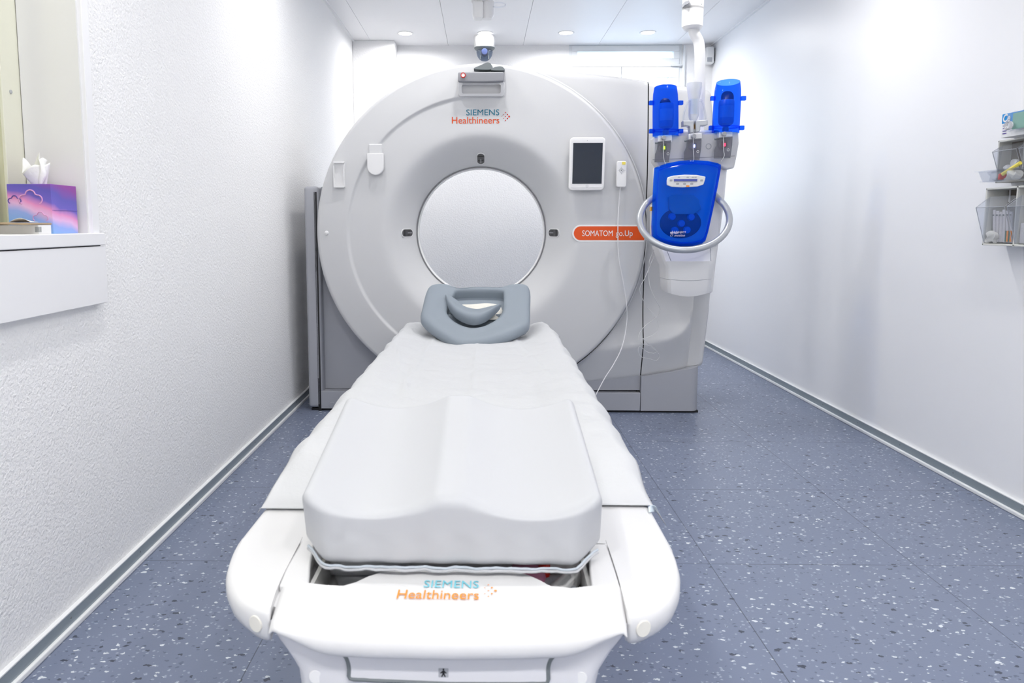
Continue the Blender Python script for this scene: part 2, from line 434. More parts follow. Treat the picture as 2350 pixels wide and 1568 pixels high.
# back window (daylight)
win = bpy.data.objects.new('window_1', None); COL.objects.link(win); win['kind'] = 'structure'
def wpart(name, mb, m, parent=win, **k):
    o = mesh_obj(name, mb, m, **k); o.parent = parent; return o
def wframe(x0, x1, z0, z1, t, y, d):
    q = MB(); q.box(((x0+x1)/2, y, z0+t/2), (x1-x0, d, t)); q.box(((x0+x1)/2, y, z1-t/2), (x1-x0, d, t))
    q.box((x0+t/2, y, (z0+z1)/2), (t, d*.98, z1-z0-2*t+.002)); q.box((x1-t/2, y, (z0+z1)/2), (t, d*.98, z1-z0-2*t+.002)); return q
YW = YB+.05
wpart('window_frame', wframe(BX0, BX1, BZ0, ZC, .03, YW, .09), M_frame, bevel=.003)
s1 = wpart('transom_sash', wframe(BX0+.02, BX1-.02, ZTR+.01, ZC-.002, ZPB-ZTR-.01, YW-.02, .06), M_frame, bevel=.004)
wpart('pane', MB().box(((BX0+BX1)/2, YW, ZPB+.04), (BX1-BX0-.1, .006, .16)), M_glass, s1)
wpart('rail', MB().box(((BX0+BX1)/2, YW-.01, ZTR+.002), (BX1-BX0, .08, .02)), M_frame, bevel=.002)
for x0, x1 in ((BX0+.02, wz(1426.5, 165).x-.002), (wz(1426.5, 165).x+.002, BX1-.02)):
    s2 = wpart('casement_sash', wframe(x0, x1, BZ0+.02, ZTR-.01, ZTR-.01-ZSB, YW-.02, .06), M_frame, bevel=.004)
    wpart('pane', MB().box(((x0+x1)/2, YW, (BZ0+ZTR)/2), (x1-x0-.12, .006, ZTR-BZ0-.12)), M_glass, s2)
wpart('hinge', MB().box((BX1-.05, YW-.065, ZTR), (.09, .02, .014)), M_frame, bevel=.003)
wpart('side_rail', MB().box((BX1+.012, YB-.01, 2.30), (.018, .02, .40)), M_frame, bevel=.003)

# control-room window, deep reveal in the left wall
cw = bpy.data.objects.new('window_2', None); COL.objects.link(cw); cw['kind'] = 'structure'
def cpart(name, mb, m, **k):
    o = mesh_obj(name, mb, m, **k); o.parent = cw; return o
cpart('jamb_lining', MB().box((XL-.075, WV1-.004, (WZ0+2.2)/2+.01), (.155, .014, 2.2-WZ0)), M_jamb)
cpart('casing', MB().box((XL+.006, WV1+.012, (WZ0+2.25)/2), (.016, .032, 2.25-WZ0)), M_panelw, bevel=.002)
cpart('sill', MB().box((XL-.085, (WV0+WV1+.028)/2, .984), (.225, WV1-WV0+.028, .032)), M_panelw, bevel=.002)
cpart('sill_shadow_gap', MB().box((XL+.004, (WV0+WV1+.02)/2, .9665), (.03, WV1-WV0+.015, .003)), M_dark)
cpart('apron_panel', MB().box((XL+.012, (WV0+WV1+.03)/2, .888), (.026, WV1-WV0+.035, .154)), M_panelw, bevel=.002)
XG = XL-.155
cpart('window_frame', MB().box((XG-.01, WV1-.045, (WZ0+2.2)/2), (.02, .075, 2.2-WZ0)), M_beige, bevel=.002)
cpart('pane', MB().box((XG-.012, (WV0+WV1-.08)/2, (WZ0+2.2)/2), (.008, WV1-WV0-.08, 2.2-WZ0)), M_lead)
cpart('screw', MB().lathe([(0, -.001), (.005, -.001), (.005, .002), (0, .003)], (XG, WV1-.05, 1.36), 'x', 12), M_silver)
# the control room beyond the glass
b = MB(); b.box((XL-1.35, 1.0, 1.25), (.1, 3.4, 2.5)); b.box((XL-.75, 2.7, 1.25), (1.1, .1, 2.5)); b.box((XL-.75, -.7, 1.25), (1.1, .1, 2.5)); b.box((XL-.75, 1, 2.55), (1.3, 3.5, .1)); b.box((XL-.75, 1, -.05), (1.3, 3.5, .1))
struct('wall_control_room', b, mat('control_room_plaster', (.62, .61, .54), .9, bump=(70, .5, .012, 2)))
lamp('control_room_lamp', (XL-.75, 1.2, 2.45), 16, .3)

# ================================================================== DOWNLIGHTS
vis_labels = ['recessed downlight, leftmost of the four in the ceiling by the rear wall', 'round recessed downlight directly behind the dome camera',
              'round recessed downlight left of the rear window, between the dome camera and the arm', 'round recessed downlight just left of the injector ceiling arm']
def downlight(x, y, label, power=LAMP_W):
    t = Thing('downlight', label, 'ceiling light', (x, y, ZC), 'W', 'recessed downlights')
    t.part('trim_ring', MB().lathe([(.050, .001), (.052, -.004), (.062, -.004), (.065, .001)], (x, y, ZC), 'z', 32), M_white2)
    t.part('diffuser', MB().lathe([(0, -.0015), (.050, -.0015), (.050, .0005), (0, .0005)], (x, y, ZC), 'z', 32), M_lampglow)
    lamp('downlight_lamp', (x, y, ZC-.006), power, .11)
DX = (-.60, .02, .645, 1.276)
for x, lb in zip(DX, vis_labels): downlight(x, 5.755, lb, 10)
for y, xs_, pw in ((3.40, DX, 7), (1.55, (-.60, 1.276), 12), (-.30, DX, 16.5)):
    for x in xs_:
        i = DX.index(x)
        downlight(x, y, 'recessed downlight %s, %s' % ({3.40: 'above the scanner front', 1.55: 'above the patient table', -.30: 'over the near end of the room'}[y], ('nearest the stucco wall', 'second from the stucco wall', 'third from the stucco wall', 'nearest the smooth wall')[i]), pw)

# ================================================================== GANTRY
G = Thing('ct_scanner_gantry', 'large white ring-shaped CT scanner gantry with round bore and grey base', 'CT scanner', (0, 4.3, 0))
VD = 3.795                                      # front plane of the round cover
bc = uz(1103, 534, VD+.02); BU, BZ = bc        # bore centre
RB, RD = .346, .868
def crease(a): # left arc of the cover carries a soft raised step
    d = math.degrees(a) % 360
    return sstep(88, 100, d)*(1-sstep(228, 240, d))
def cover(r, a):
    v = VD
    if r < .52: v = VD+.17*((.52-r)/.17)**1.9
    st = crease(a)
    v -= .009*st*sstep(.690, .706, r)*(1-.9*sstep(.71, .86, r))
    v += .0*st
    if r > RD-.02:
        t = (r-(RD-.02))/.02; v += .02*(1-math.sqrt(max(0, 1-t*t)))
    return v
rs = [RB+.003, .352, .357, .362, .37, .38, .39, .40, .415, .43, .45, .47, .49, .51, .53, .56, .6, .64, .67, .685, .690, .694, .698, .702, .706, .71, .74, .78, .82, .85, RD-.02, RD-.015, RD-.01, RD-.006, RD-.002, RD]
N = 240; A = [2*PI*i/N for i in range(N)]
b = MB()
b.grid(lambda r, a: (BU+r*math.cos(a), cover(r, a), BZ+r*math.sin(a)), rs, A, close=True)
b.grid(lambda v, a: (BU+RD*math.cos(a), v, BZ+RD*math.sin(a)), [VD+.02, VD+.07, VD+.14], A, close=True)
cov = G.part('front_cover', b, M_gantry, ang=50)
G.part('bore_ring', MB().lathe([(RB+.006, VD+.160), (RB+.001, VD+.158), (RB+.001, VD+.175), (RB+.006, VD+.175)], (BU, 0, BZ), 'y', 160), M_ring, label='thin dark ring around the bore')
G.part('bore_liner', MB().lathe([(RB+.001, VD+.168), (RB-.004, VD+.172), (RB-.004, VD+.21), (RB+.01, VD+.30), (.44, VD+.75), (.50, VD+.84)], (BU, 0, BZ), 'y', 160), M_white)
G.part('housing', MB().lathe([(.50, VD+.84), (.80, VD+.84), (.86, VD+.80), (.86, VD+.06), (.5, VD+.10)], (BU, 0, BZ), 'y', 160), M_gantry2)

# sculpted side covers at the right
VS = 3.89
top_pts = [(uz(x, y, VS)) for x, y in ((1103, 158), (1205, 152), (1300, 159), (1400, 170), (1487, 182))]
seam_pts = sorted([(z, u) for u, z in [uz(x, y, VS) for x, y in ((1490, 182), (1486, 400), (1479, 600), (1474, 760), (1471, 868), (1470, 947))]])
crz = [(uz(x, y, VS)) for x, y in ((1300, 812), (1370, 801), (1430, 795), (1480, 787), (1530, 777), (1556, 766), (1572, 750), (1582, 728), (1588, 695), (1592, 640), (1596, 560))]
crR = sorted((z, u) for u, z in crz[5:]) + [(2.0, crz[-1][0]+.02)]; crR = [(0, 9), (crR[0][0]-.001, 9)]+crR
def side_v(u, z):
    zc = interp(crz, u); amp = .045*sstep(.98, .62, z)
    if z >= zc:
        du = max(0, interp(crR, z)-u); s = (1-min(1, (z-zc)/.24, du/.13))**1.6
    else: s = 1
    v = VS-amp*s
    if z < zc: v += .30*min(zc-z, .30)*sstep(1.4, 1.1, u)+ .0
    v += .02*sstep(1.45, 1.95, z)
    return v
def panel(name, uL, uR, zt, zb, m, thick=.05, nu=70, nz=110, roll=None, label=None):
    b = MB(); S = [i/nu for i in range(nu+1)]; T = [i/nz for i in range(nz+1)]
    fl = uL if callable(uL) else (lambda z: uL)
    def fn(s, t):
        zg = lerp(.2, 1.8, t); uu = lerp(fl(zg), uR(zg), s); z0, z1 = zb(uu), zt(uu); z = lerp(z0, z1, t); uu = lerp(fl(z), uR(z), s)
        v = side_v(uu, z)
        if roll:
            d = uR(z)-uu
            if d < roll: q = 1-d/roll; v += roll*.8*(1-math.sqrt(max(0, 1-q*q)))
        dt = z1-z
        if dt < .03: q = 1-dt/.03; v += .03*(1-math.sqrt(max(0, 1-q*q)))
        db = z-z0
        if db < .012: q = 1-db/.012; v += .012*(1-math.sqrt(max(0, 1-q*q)))
        return (uu, v, z)
    b.grid(fn, S, T)
    b.grid(lambda k, t: (lambda p: (p[0], p[1]+k, p[2]))(fn(1, t)), [0, thick], T)
    b.grid(lambda k, s: (lambda p: (p[0], p[1]+k, p[2]))(fn(s, 1)), [0, .3, .8], S)
    b.grid(lambda k, s: (lambda p: (p[0], p[1]+k, p[2]))(fn(s, 0)), [0, thick], S)
    if not roll: b.grid(lambda k, t: (lambda p: (p[0], p[1]+k, p[2]))(fn(0, t)), [0, thick], T)
    return G.part(name, b, m, ang=42, label=label)
bot_pts = [uz(x, y, VS) for x, y in ((1200, 897), (1345, 882), (1420, 875), (1470, 868), (1540, 858), (1600, 846), (1622, 838))]
ztA = lambda u: interp(top_pts, u)
zbA = lambda u: interp(bot_pts, u)
GAP = .004
panel('side_cover', lambda z: BU+math.sqrt(max(.12**2, .60**2-(z-BZ)**2)), lambda z: interp(seam_pts, z)-GAP, ztA, zbA, M_gantry)
top2 = [uz(x, y, VS) for x, y in ((1489, 184), (1582, 196), (1634, 205))]
edge_pts = sorted([(z, u) for u, z in [uz(x, y, VS) for x, y in ((1636, 204), (1642, 300), (1643, 450), (1638, 600), (1630, 720), (1621, 800), (1617, 840))]])
panel('end_cover', lambda z: interp(seam_pts, z)+GAP*.4, lambda z: interp(edge_pts, z), lambda u: interp(top2, u), zbA, M_gantry, thick=.7, nu=34, roll=.035)
# dark gap behind the seam
b = MB(); q = seam_pts
b.prism([(u-.016, z-.02) for z, u in q]+[(u+.016, z-.02) for z, u in q[::-1]], UZ, VS+.02, VS+.05)
G.part('joint_gap', b, M_dark)
# inner mass that closes the right half
b = MB(); eL = [(.2, .1)]+[(u, z-.05) for u, z in top_pts[1:]]+[(u-.05, z-.04) for u, z in top2[1:]]
b.prism([(.75, .1)]+[(.75, 1.6)]+[(u, z-.06) for u, z in top_pts[3:]]+[(u-.05, z-.06) for u, z in top2[1:]]+[(interp(edge_pts, .3)-.05, .1)], UZ, VS+.08, VS+.72)
G.part('chassis', b, M_gantry2)

# grey left upright, recessed panel and plinth panels
VL = 3.875
x0, z1 = uz(693, 430, VL); x1, _ = uz(727, 430, VL); xb0, _ = uz(702, 940, VL)
b = MB().rbox(((x0+x1)/2+.008, VL+.35, z1/2+.012), (x1-x0, .70, z1-.012), .018, (4, 8, 8)); G.part('side_upright', b, M_grey, label='grey left upright')
xl0, zl1 = uz(735, 440, VL+.05); xl1 = .05; _, zb = uz(735, 893, VL+.05)
G.part('lower_panel', MB().prism([(xl0, zb), (0, zb), (0, .40), (-.45, .55), (-.66, .85), (-.70, 1.23), (xl0, 1.23)], UZ, VL+.06, VL+.11), M_grey, bevel=.004)
_, zt_ = uz(735, 898, VL); 
pa, pb_ = uz(735, 900, VL)[0], uz(1470, 900, VL)[0]
b = MB(); b.box(((pa-.05+pb_+.03)/2, VL+.16, .14), (pb_-pa+.1, .06, .24)); b.box((pa-.004, VL+.05, .6), (.016, .1, 1.2)); G.part('shadow_gap', b, M_dark)
b = MB().box(((pa+0)/2, VL+.06, (zt_+.012)/2), (0-pa-.003, .12, zt_-.012)); pl = G.part('plinth_panel', b, M_grey, bevel=.003)
G.part('screw_cap', MB().lathe([(0, -.002), (.016, -.002), (.018, .001)], (uz(762, 930, VL)[0], VL, uz(762, 930, VL)[1]), 'y', 24), M_grey, parent=pl)
zr = uz(1400, 902, VL)[1]
G.part('plinth_panel', MB().box(((.0+pb_)/2+.002, VL+.06, (zr+.012)/2), (pb_-.004, .12, zr-.012)), M_grey, bevel=.003)
ue = uz(1606, 880, VL)[0]
# strip under the white cover
b = MB(); poly = [uz(x, y, VL+.02) for x, y in ((1250, 896), (1250, 885), (1470, 862), (1469, 896))]; b.prism(poly, UZ, VL+.025, VL+.08); G.part('lower_panel', b, M_grey)
b = MB()
pl3 = []
uL_, uR_ = pb_+.003, ue
for j in range(9):
    a = PI/2*j/8; pl3.append((uR_-.05+.05*math.sin(a), VL+.05-.05*math.cos(a)))
plan = [(uL_, VL)]+pl3+[(uR_, VL+.7), (uL_, VL+.7)]
zz = lambda u: interp(bot_pts, u)+.01
b.add([(p[0], p[1], .012) for p in plan]+[(p[0], p[1], zz(p[0])) for p in plan], [tuple(range(len(plan)))[::-1], tuple(range(len(plan), 2*len(plan)))]+[(i, (i+1) % len(plan), len(plan)+(i+1) % len(plan), len(plan)+i) for i in range(len(plan))])
G.part('plinth_end', b, M_grey)
b = MB().box(((x0+ue)/2+.01, VL+.36, .006), (ue-x0-.02, .69, .012)); G.part('foot_rail', b, M_dark)

# laser windows
def laser(px, py, w, h, name='laser_window', turn=0):
    u, z = uz(px, py, VD+.03); r = math.hypot(u-BU, z-BZ); v = cover(r, 0); a = math.atan2(z-BZ, u-BU)
    # lies on the flare, tangent to it
    dv = (cover(r+.01, 0)-cover(r-.01, 0))/.02
    R = Vector((math.cos(a), dv, math.sin(a))).normalized(); T = Vector((-math.sin(a), 0, math.cos(a))); Nn = R.cross(T)
    if Nn.y > 0: Nn = -Nn
    c = Vector((u, v, z))
    def fn(p, d): return tuple(c+R*p[0]+T*p[1]+Nn*d)
    L_, S_ = .082, .038
    b = MB().prism(rrect(0, 0, L_+.008, S_+.008, .5), fn, -.01, .003); rim = G.part('laser_bezel', b, M_white2)
    o = G.part('laser_window', MB().prism(rrect(0, 0, L_, S_, .5), fn, -.002, .0042), M_lens, label='dark glass window')
    b = MB(); sgn = -1
    b.prism(rrect(-.018, 0, .034, .0030, .001), fn, .0043, .0046); G.part('slit', b, M_gbar, parent=o)
    for k in (.012, -.022):
        G.part('louvre', MB().prism(rrect(k*-1, 0, .006, S_-.006, .001), fn, .0043, .0045), M_dark, parent=o)
laser(931, 535, 34, 16); laser(1274, 535, 34, 16); laser(1103, 361, 16, 34)

# lettering and dots
def onface(v): return lambda p, d: (p[0], v-.0007-d, p[1])
def rect(xa, ya, xb, yb, v): a = uz(xa, yb, v); c = uz(xb, ya, v); return a[0], c[0], a[1], c[1]
G.part('lettering', text_mb('SIEMENS', *rect(1070, 251, 1146, 265, VD), onface(VD), bold=0), M_teal)
G.part('lettering', text_mb('Healthineers', *rect(1037, 268, 1146, 284, VD), onface(VD), bold=.004), M_orange)
def dots(cx, cy, s, mp, mm, thing, ys=1):
    b = MB()
    for dx, dy, r in ((0, 0, 1.9), (-4, -4.5, 1.4), (-4, 4.5, 1.4), (-8.5, -9, 1.1), (-8.5, 0, 1.1), (-8.5, 9, 1.1), (-13, -4.5, .8), (-13, 4.5, .8), (-17, 0, .5)):
        b.prism([mp(cx+(dx+q[0])*s, cy+(dy+q[1])*s*ys) for q in circ(0, 0, r*1.05, 12)], thing[1], 0, .0006)
    thing[0].part('logo_dots', b, mm)
dots(1168.5, 267.5, 1.0, lambda x, y: uz(x, y, VD), M_red, (G, onface(VD)))
# orange model stripe, cut by the rim of the round cover
def stripe(x0, y0, x1, y1, d, m, name, rcut, par=None):
    ua, ub, za, zb_ = rect(x0, y0, x1, y1, VD); r = (zb_-za)/2; zc = (za+zb_)/2; pts = []
    for j in range(17):
        a = PI/2+PI*j/16; pts.append((ua+r+r*math.cos(a), zc+r*math.sin(a)))
    for j in range(9):
        z = lerp(za, zb_, j/8); pts.append((BU+math.sqrt(rcut**2-(z-BZ)**2), z))
    return G.part(name, MB().prism(pts, UZ, VD-d, VD+.002), m, parent=par)
stp = stripe(1313, 516, 1470, 555, .0006, M_white, 'stripe_border', RD-.012)
stp = stripe(1316.5, 519.5, 1470, 551.5, .0010, M_label, 'model_stripe', RD-.012)
G.part('lettering', text_mb('SOMATOM', *rect(1336, 529, 1406, 542, VD), lambda p, d: (p[0], VD-.0012-d, p[1]), bold=0), M_white)
G.part('lettering', text_mb('go.Up', *rect(1413, 529, 1452, 546, VD), lambda p, d: (p[0], VD-.0012-d, p[1]), bold=0), M_white)

# intercom box at the top
u0, u1, za, zb_ = rect(1051, 185, 1158, 218, VD-.06)
cu, cz, w_, h_ = (u0+u1)/2, (za+zb_)/2, u1-u0, zb_-za
oo, ii = rrect(cu, cz, w_, h_, .012), rrect(cu, cz-.002, w_*.86, h_*.62, .010)
def ibox(k, i):
    p, v = [(oo, VD), (oo, VD-.05), (oo, VD-.055), (ii, VD-.056), (ii, VD-.053), (ii, VD-.012)][k]
    q = p[i]
    if k in (2, 3): q = (lerp(q[0], cu, .02), lerp(q[1], cz, .02))
    return (q[0], v+.03*(zb_-q[1])/h_*(v < VD-.02), q[1])
b = MB().grid(ibox, list(range(6)), list(range(len(oo))), close=True); ib = G.part('intercom_housing', b, M_white2, ang=40)
G.part('grip_recess', MB().prism(ii, UZ, VD-.014, VD-.002), M_gantry2, parent=ib)
G.part('recess_lip', MB().prism(rrect((u0+u1)/2, za+.060, (u1-u0)*.80, .004, .002), UZ, VD-.060, VD-.02), M_gbar, parent=ib)
u0, u1, za2, zb2 = rect(1051, 165, 1157, 188, VD-.07)
def wbar(x, y, z):
    t = (x-u0)/(u1-u0); return (x, y, z+.004*math.sin(t*PI)*(-1 if z < (za2+zb2)/2 else .2))
b = MB().rbox(((u0+u1)/2, VD-.005, (za2+zb2)/2), (u1-u0, .14, zb2-za2), .008, (14, 4, 4), warp=wbar); bar = G.part('intercom_panel', b, M_icom, parent=ib)
bu, bz = uz(1063, 173, VD-.075)
G.part('stop_button', MB().lathe([(0, -.004), (.0095, -.004), (.0095, .003), (0, .003)], (bu, VD-.077, bz), 'y', 24), M_white2, parent=ib)
G.part('button_ring', MB().lathe([(.0092, -.003), (.0092, -.0055), (.0125, -.0055), (.0125, .003)], (bu, VD-.077, bz), 'y', 24), M_red, parent=ib, label='red ring')
pts = smooth_poly([uz(x, y, VD) for x, y in ((1088, 163), (1106, 153), (1119, 148), (1127, 152), (1128, 164))], 6)
G2 = Thing('rolled_strap', 'dark grey rolled strap lying on top of the gantry intercom', 'strap', (.02, VD, zb2))
G2.part('front_roll', MB().prism(pts, UZ, VD-.05, VD+.05), M_gdark, bevel=.004)
pts = smooth_poly([uz(x, y, VD) for x, y in ((1128, 163), (1138, 158), (1150, 157), (1156, 161), (1156, 166), (1130, 166))], 6)
G2.part('rear_roll', MB().prism(pts, UZ, VD-.05, VD+.05), M_gdark, bevel=.004)

# wedge bracket below the cover rim at the upper right (bright rim strip)
b = MB(); 
b.grid(lambda k, a: (BU+(RD+.003+.016*k)*math.cos(a), VD+.012+.055*k, BZ+(RD+.003+.016*k)*math.sin(a)), [0, .2, .5, .8, 1], [math.radians(-62+139*i/80) for i in range(81)])
G.part('rim_bevel', b, M_white2)

# empty remote holder, cover flap, stud at the left of the disc
u0, u1, za, zb_ = rect(767, 370, 791, 431, VD-.012)
b = MB(); cu, cz, w_, h_ = (u0+u1)/2, (za+zb_)/2, u1-u0, zb_-za
hold = G.part('remote_holder', MB().prism(rrect(cu, cz, w_, h_, .010), UZ, VD-.012, VD+.001), M_white2, bevel=.002)
b = MB(); b.prism(rrect(cu, zb_-.006, w_, .012, .006), UZ, VD-.028, VD-.01); G.part('top_clip', b, M_white2, parent=hold, bevel=.002)
b = MB(); b.box((u0+.003, VD-.02, cz-.01), (.005, .02, h_*.8)); b.box((u1-.003, VD-.02, cz-.01), (.005, .02, h_*.8)); b.prism(rrect(cu, za+.006, w_, .012, .006), UZ, VD-.028, VD-.01); G.part('side_rails', b, M_white2, parent=hold, bevel=.0015)
u0, u1, za, zb_ = rect(846, 330, 877, 372, VD-.012)
fl = G.part('flap_hinge', MB().rbox(((u0+u1)/2, VD-.004, (za+zb_)/2), (u1-u0, .02, zb_-za), .008, (4, 2, 4)), M_gantry)
u0, u1, za, zb_ = rect(843, 352, 880, 402, VD-.03)
r_ = (u1-u0)/2; pts = [(u0, zb_)]+[(u0+r_+r_*math.cos(PI+PI*j/18), za+r_+r_*math.sin(PI+PI*j/18)) for j in range(19)]+[(u1, zb_)]
G.part('cover_flap', MB().prism(pts, UZ, VD-.035, VD-.004), M_white2, bevel=.004)
u, z = uz(750, 535, VD); G.part('stud', MB().lathe([(0, -.012), (.008, -.010), (.012, -.003), (.012, .002)], (u, VD, z), 'y', 24), M_white2)

# ------------------------------------------------------------------ tablet
VT = VD-.045
u0, u1, za, zb_ = rect(1304, 315, 1391, 437, VT); cu, cz = (u0+u1)/2, (za+zb_)/2
T = Thing('tablet_computer', 'white tablet computer with dark blank screen mounted on the gantry face', 'tablet', (cu, VD, za))
sk = .006
def tilt(p, d): return (p[0]+sk*(p[1]-cz)/(zb_-za)*.6, d, p[1])
hw = (u1-u0)/2-.004
T.part('mount', MB().prism(rrect(cu, cz-.01, .13, .19, .02), UZ, VT+.015, VD+.002), M_gantry2, bevel=.003)
T.part('bezel', MB().prism(rrect(cu, cz, 2*hw, zb_-za, .018), tilt, VT, VT+.020), M_white, bevel=.005)
v0 = rect(1309, 322, 1387, 432, VT); T.part('glass_front', MB().prism(rrect(cu+.001, cz, (v0[1]-v0[0])-.004, v0[3]-v0[2], .012), tilt, VT-.0012, VT), M_white2)
v0 = rect(1313, 328, 1383.5, 422, VT); T.part('screen', MB().prism(rrect((v0[0]+v0[1])/2, (v0[2]+v0[3])/2, v0[1]-v0[0]-.003, v0[3]-v0[2], .001), tilt, VT-.0020, VT), M_screen, label='dark blank screen')
hu, hz = uz(1347.5, 427, VT); b = MB().lathe([(.0045, -.0018), (.0055, -.0020), (.0065, -.0018)], (hu-.001, VT, hz), 'y', 24); T.part('home_button', b, M_gbar)
hu, hz = uz(1348, 323, VT); T.part('front_camera', MB().lathe([(0, -.0018), (.0016, -.0018), (.0016, 0)], (hu, VT, hz), 'y', 12), M_gdark)

# ------------------------------------------------------------------ remote with cable
VR = VD-.04
u0, u1, za, zb_ = rect(1414, 370, 1438, 430, VR); cu, cz = (u0+u1)/2, (za+zb_)/2
T = Thing('remote_control', 'white wired remote control with yellow tag hanging on the gantry face', 'remote control', (cu, VD, za))
T.part('cradle', MB().prism(rrect(cu, cz, .03, .09, .008), UZ, VR+.010, VD+.001), M_gantry2)
bd = T.part('body', MB().prism(rrect(cu, cz, u1-u0, zb_-za, .010), UZ, VR-.008, VR+.014), M_white2, bevel=.004)
ku, kz = uz(1426, 391, VR-.009)
T.part('button_pad', MB().lathe([(.0085, -.0005), (.0095, -.0016), (.0105, -.0005)], (ku, VR-.008, kz), 'y', 28), M_gbar)
T.part('button', MB().lathe([(0, -.0014), (.003, -.0014), (.003, 0)], (ku, VR-.008, kz), 'y', 14), M_gdark)
for px_, py_ in ((1418.5, 391), (1434, 391), (1426, 384), (1426, 398.5), (1419, 404), (1432.5, 404)):
    a = uz(px_, py_, VR-.008); T.part('button', MB().lathe([(0, -.0012), (.0018, -.0012), (.0018, 0)], (a[0], VR-.008, a[1]), 'y', 10), M_gbar if py_ < 402 else M_white)
r0 = rect(1427.5, 371.5, 1435.5, 378, VR-.008); T.part('yellow_tag', MB().prism(rrect((r0[0]+r0[1])/2, (r0[2]+r0[3])/2, r0[1]-r0[0], r0[3]-r0[2], .001), UZ, VR-.0088, VR-.007), M_yell, label='yellow tag')
pth = [(1424, 428, VR), (1421, 460, VD-.02), (1418, 520, VD-.025), (1420, 590, VD-.03), (1431, 650, VD-.03), (1438, 700, VD-.03), (1438, 745, VD-.02), (1428, 795, VD-.05), (1409, 835, VD-.09), (1388, 868, VD-.12), (1366, 910, VD-.15), (1350, 950, VD-.16)]
T.part('cable', MB().tube([(uz(x, y, v)[0], v, uz(x, y, v)[1]) for x, y, v in pth], .0026, 8, smooth=8), M_cable)

# ================================================================== PATIENT TABLE
ZT = .53
P = Thing('patient_table', 'long white patient table with rounded foot end sliding towards the scanner bore', 'patient table', (0, 2.0, 0))
HWD = .338
# tabletop beam
pts = [(-HWD, 1.06), (HWD+.004, 1.06), (HWD+.004, 3.30), (HWD-.06, 3.38), (-HWD+.06, 3.38), (-HWD, 3.30)]
P.part('tabletop', MB().prism(pts, UVZ, ZT-.055, ZT-.0008), M_glossw, bevel=.014, seg=4)
# shoulder blocks (wings) left and right of the tongue
def wing(outer, inner, zt=ZT, h=.045):
    top = [uv(x, y, zt) for x, y in outer+inner]
    return top
Lw = [uv(x, y, ZT) for x, y in ((700, 1222), (556, 1222), (533, 1262), (518, 1300), (517, 1330), (532, 1364), (562, 1389), (594, 1402), (619, 1407), (622, 1392), (632, 1358), (655, 1308), (690, 1242))]
Rw = [uv(x, y, ZT) for x, y in ((1385, 1228), (1532, 1234), (1552, 1272), (1563, 1310), (1560, 1345), (1543, 1376), (1512, 1398), (1478, 1410), (1440, 1416), (1437, 1395), (1428, 1360), (1416, 1315), (1394, 1250))]
for nm, poly, caps in (('wing', Lw, (578, 1428)), ('wing', Rw, (1481, 1440))):
    n = len(poly); cx = sum(p[0] for p in poly)/n; cy = sum(p[1] for p in poly)/n
    poly = smooth_poly(poly[1:-1]+[], 5) if False else poly
    # rounded outer skin: loft of shrinking outlines
    dense = []
    keep = poly
    for i in range(len(keep)):
        a, c = keep[i], keep[(i+1) % len(keep)]
        for j in range(4): dense.append((lerp(a[0], c[0], j/4), lerp(a[1], c[1], j/4)))
    for _ in range(3): dense = [tuple((dense[i-1][k]+2*dense[i][k]+dense[(i+1) % len(dense)][k])/4 for k in (0, 1)) for i in range(len(dense))]
    sgn = -1 if cx < 0 else 1
    edge = [poly[0], poly[1]]; inner = poly[9:] if sgn < 0 else poly[9:]
    def dseg(p, a, c):
        a_, c_, p_ = Vector(a), Vector(c), Vector(p); t = max(0, min(1, (p_-a_).dot(c_-a_)/max(1e-9, (c_-a_).length_squared))); return (p_-(a_+(c_-a_)*t)).length
    def shr(p, s, z):
        chain = inner+[poly[0], poly[1]]; dd = min(dseg(p, a, c) for a, c in zip(chain, chain[1:])); s = s*max(0, min(1, (dd-.002)/.03))
        # inset only the outer/front side
        dx, dy = p[0]-cx, p[1]-cy; L_ = math.hypot(dx, dy)
        return (p[0]-dx/L_*s, p[1]-dy/L_*s, z)
    prof = [(.018, ZT), (.008, ZT-.0015), (.003, ZT-.005), (.0, ZT-.012), (.0, ZT-.024), (.003, ZT-.033), (.010, ZT-.040), (.03, ZT-.044)]
    b = MB(); m_ = len(dense)
    b.add([shr(p, .018, ZT) for p in dense], [tuple(range(m_))])
    b.grid(lambda q, i: shr(dense[i], q[0], q[1]), prof, list(range(m_)), close=True)
    b.add([shr(p, .03, ZT-.044) for p in dense], [tuple(range(m_))])
    wg = P.part('end_wing', b, M_glossw, ang=60)
    # round plug on the wing's side face
    near = min(dense, key=lambda p: (meas_px := (p[0]-uv(caps[0], caps[1]-28, ZT)[0])**2+(p[1]-uv(caps[0], caps[1]-28, ZT)[1])**2))
    i = dense.index(near); a, c = Vector((*dense[i-1], 0)), Vector((*dense[(i+1) % m_], 0)); t = (c-a).normalized(); nn = Vector((t.y, -t.x, 0))
    if nn.dot(Vector((near[0]-cx, near[1]-cy, 0))) < 0: nn = -nn
    o_ = Vector((near[0], near[1], ZT-.020)); 
    b = MB(); b.prism(circ(0, 0, .011, 28), lambda p, d: tuple(o_+t*p[0]+Vector((0, 0, 1))*p[1]+nn*d), -.006, .0012); P.part('plug', b, M_ivory, parent=wg, bevel=.0008, seg=2)
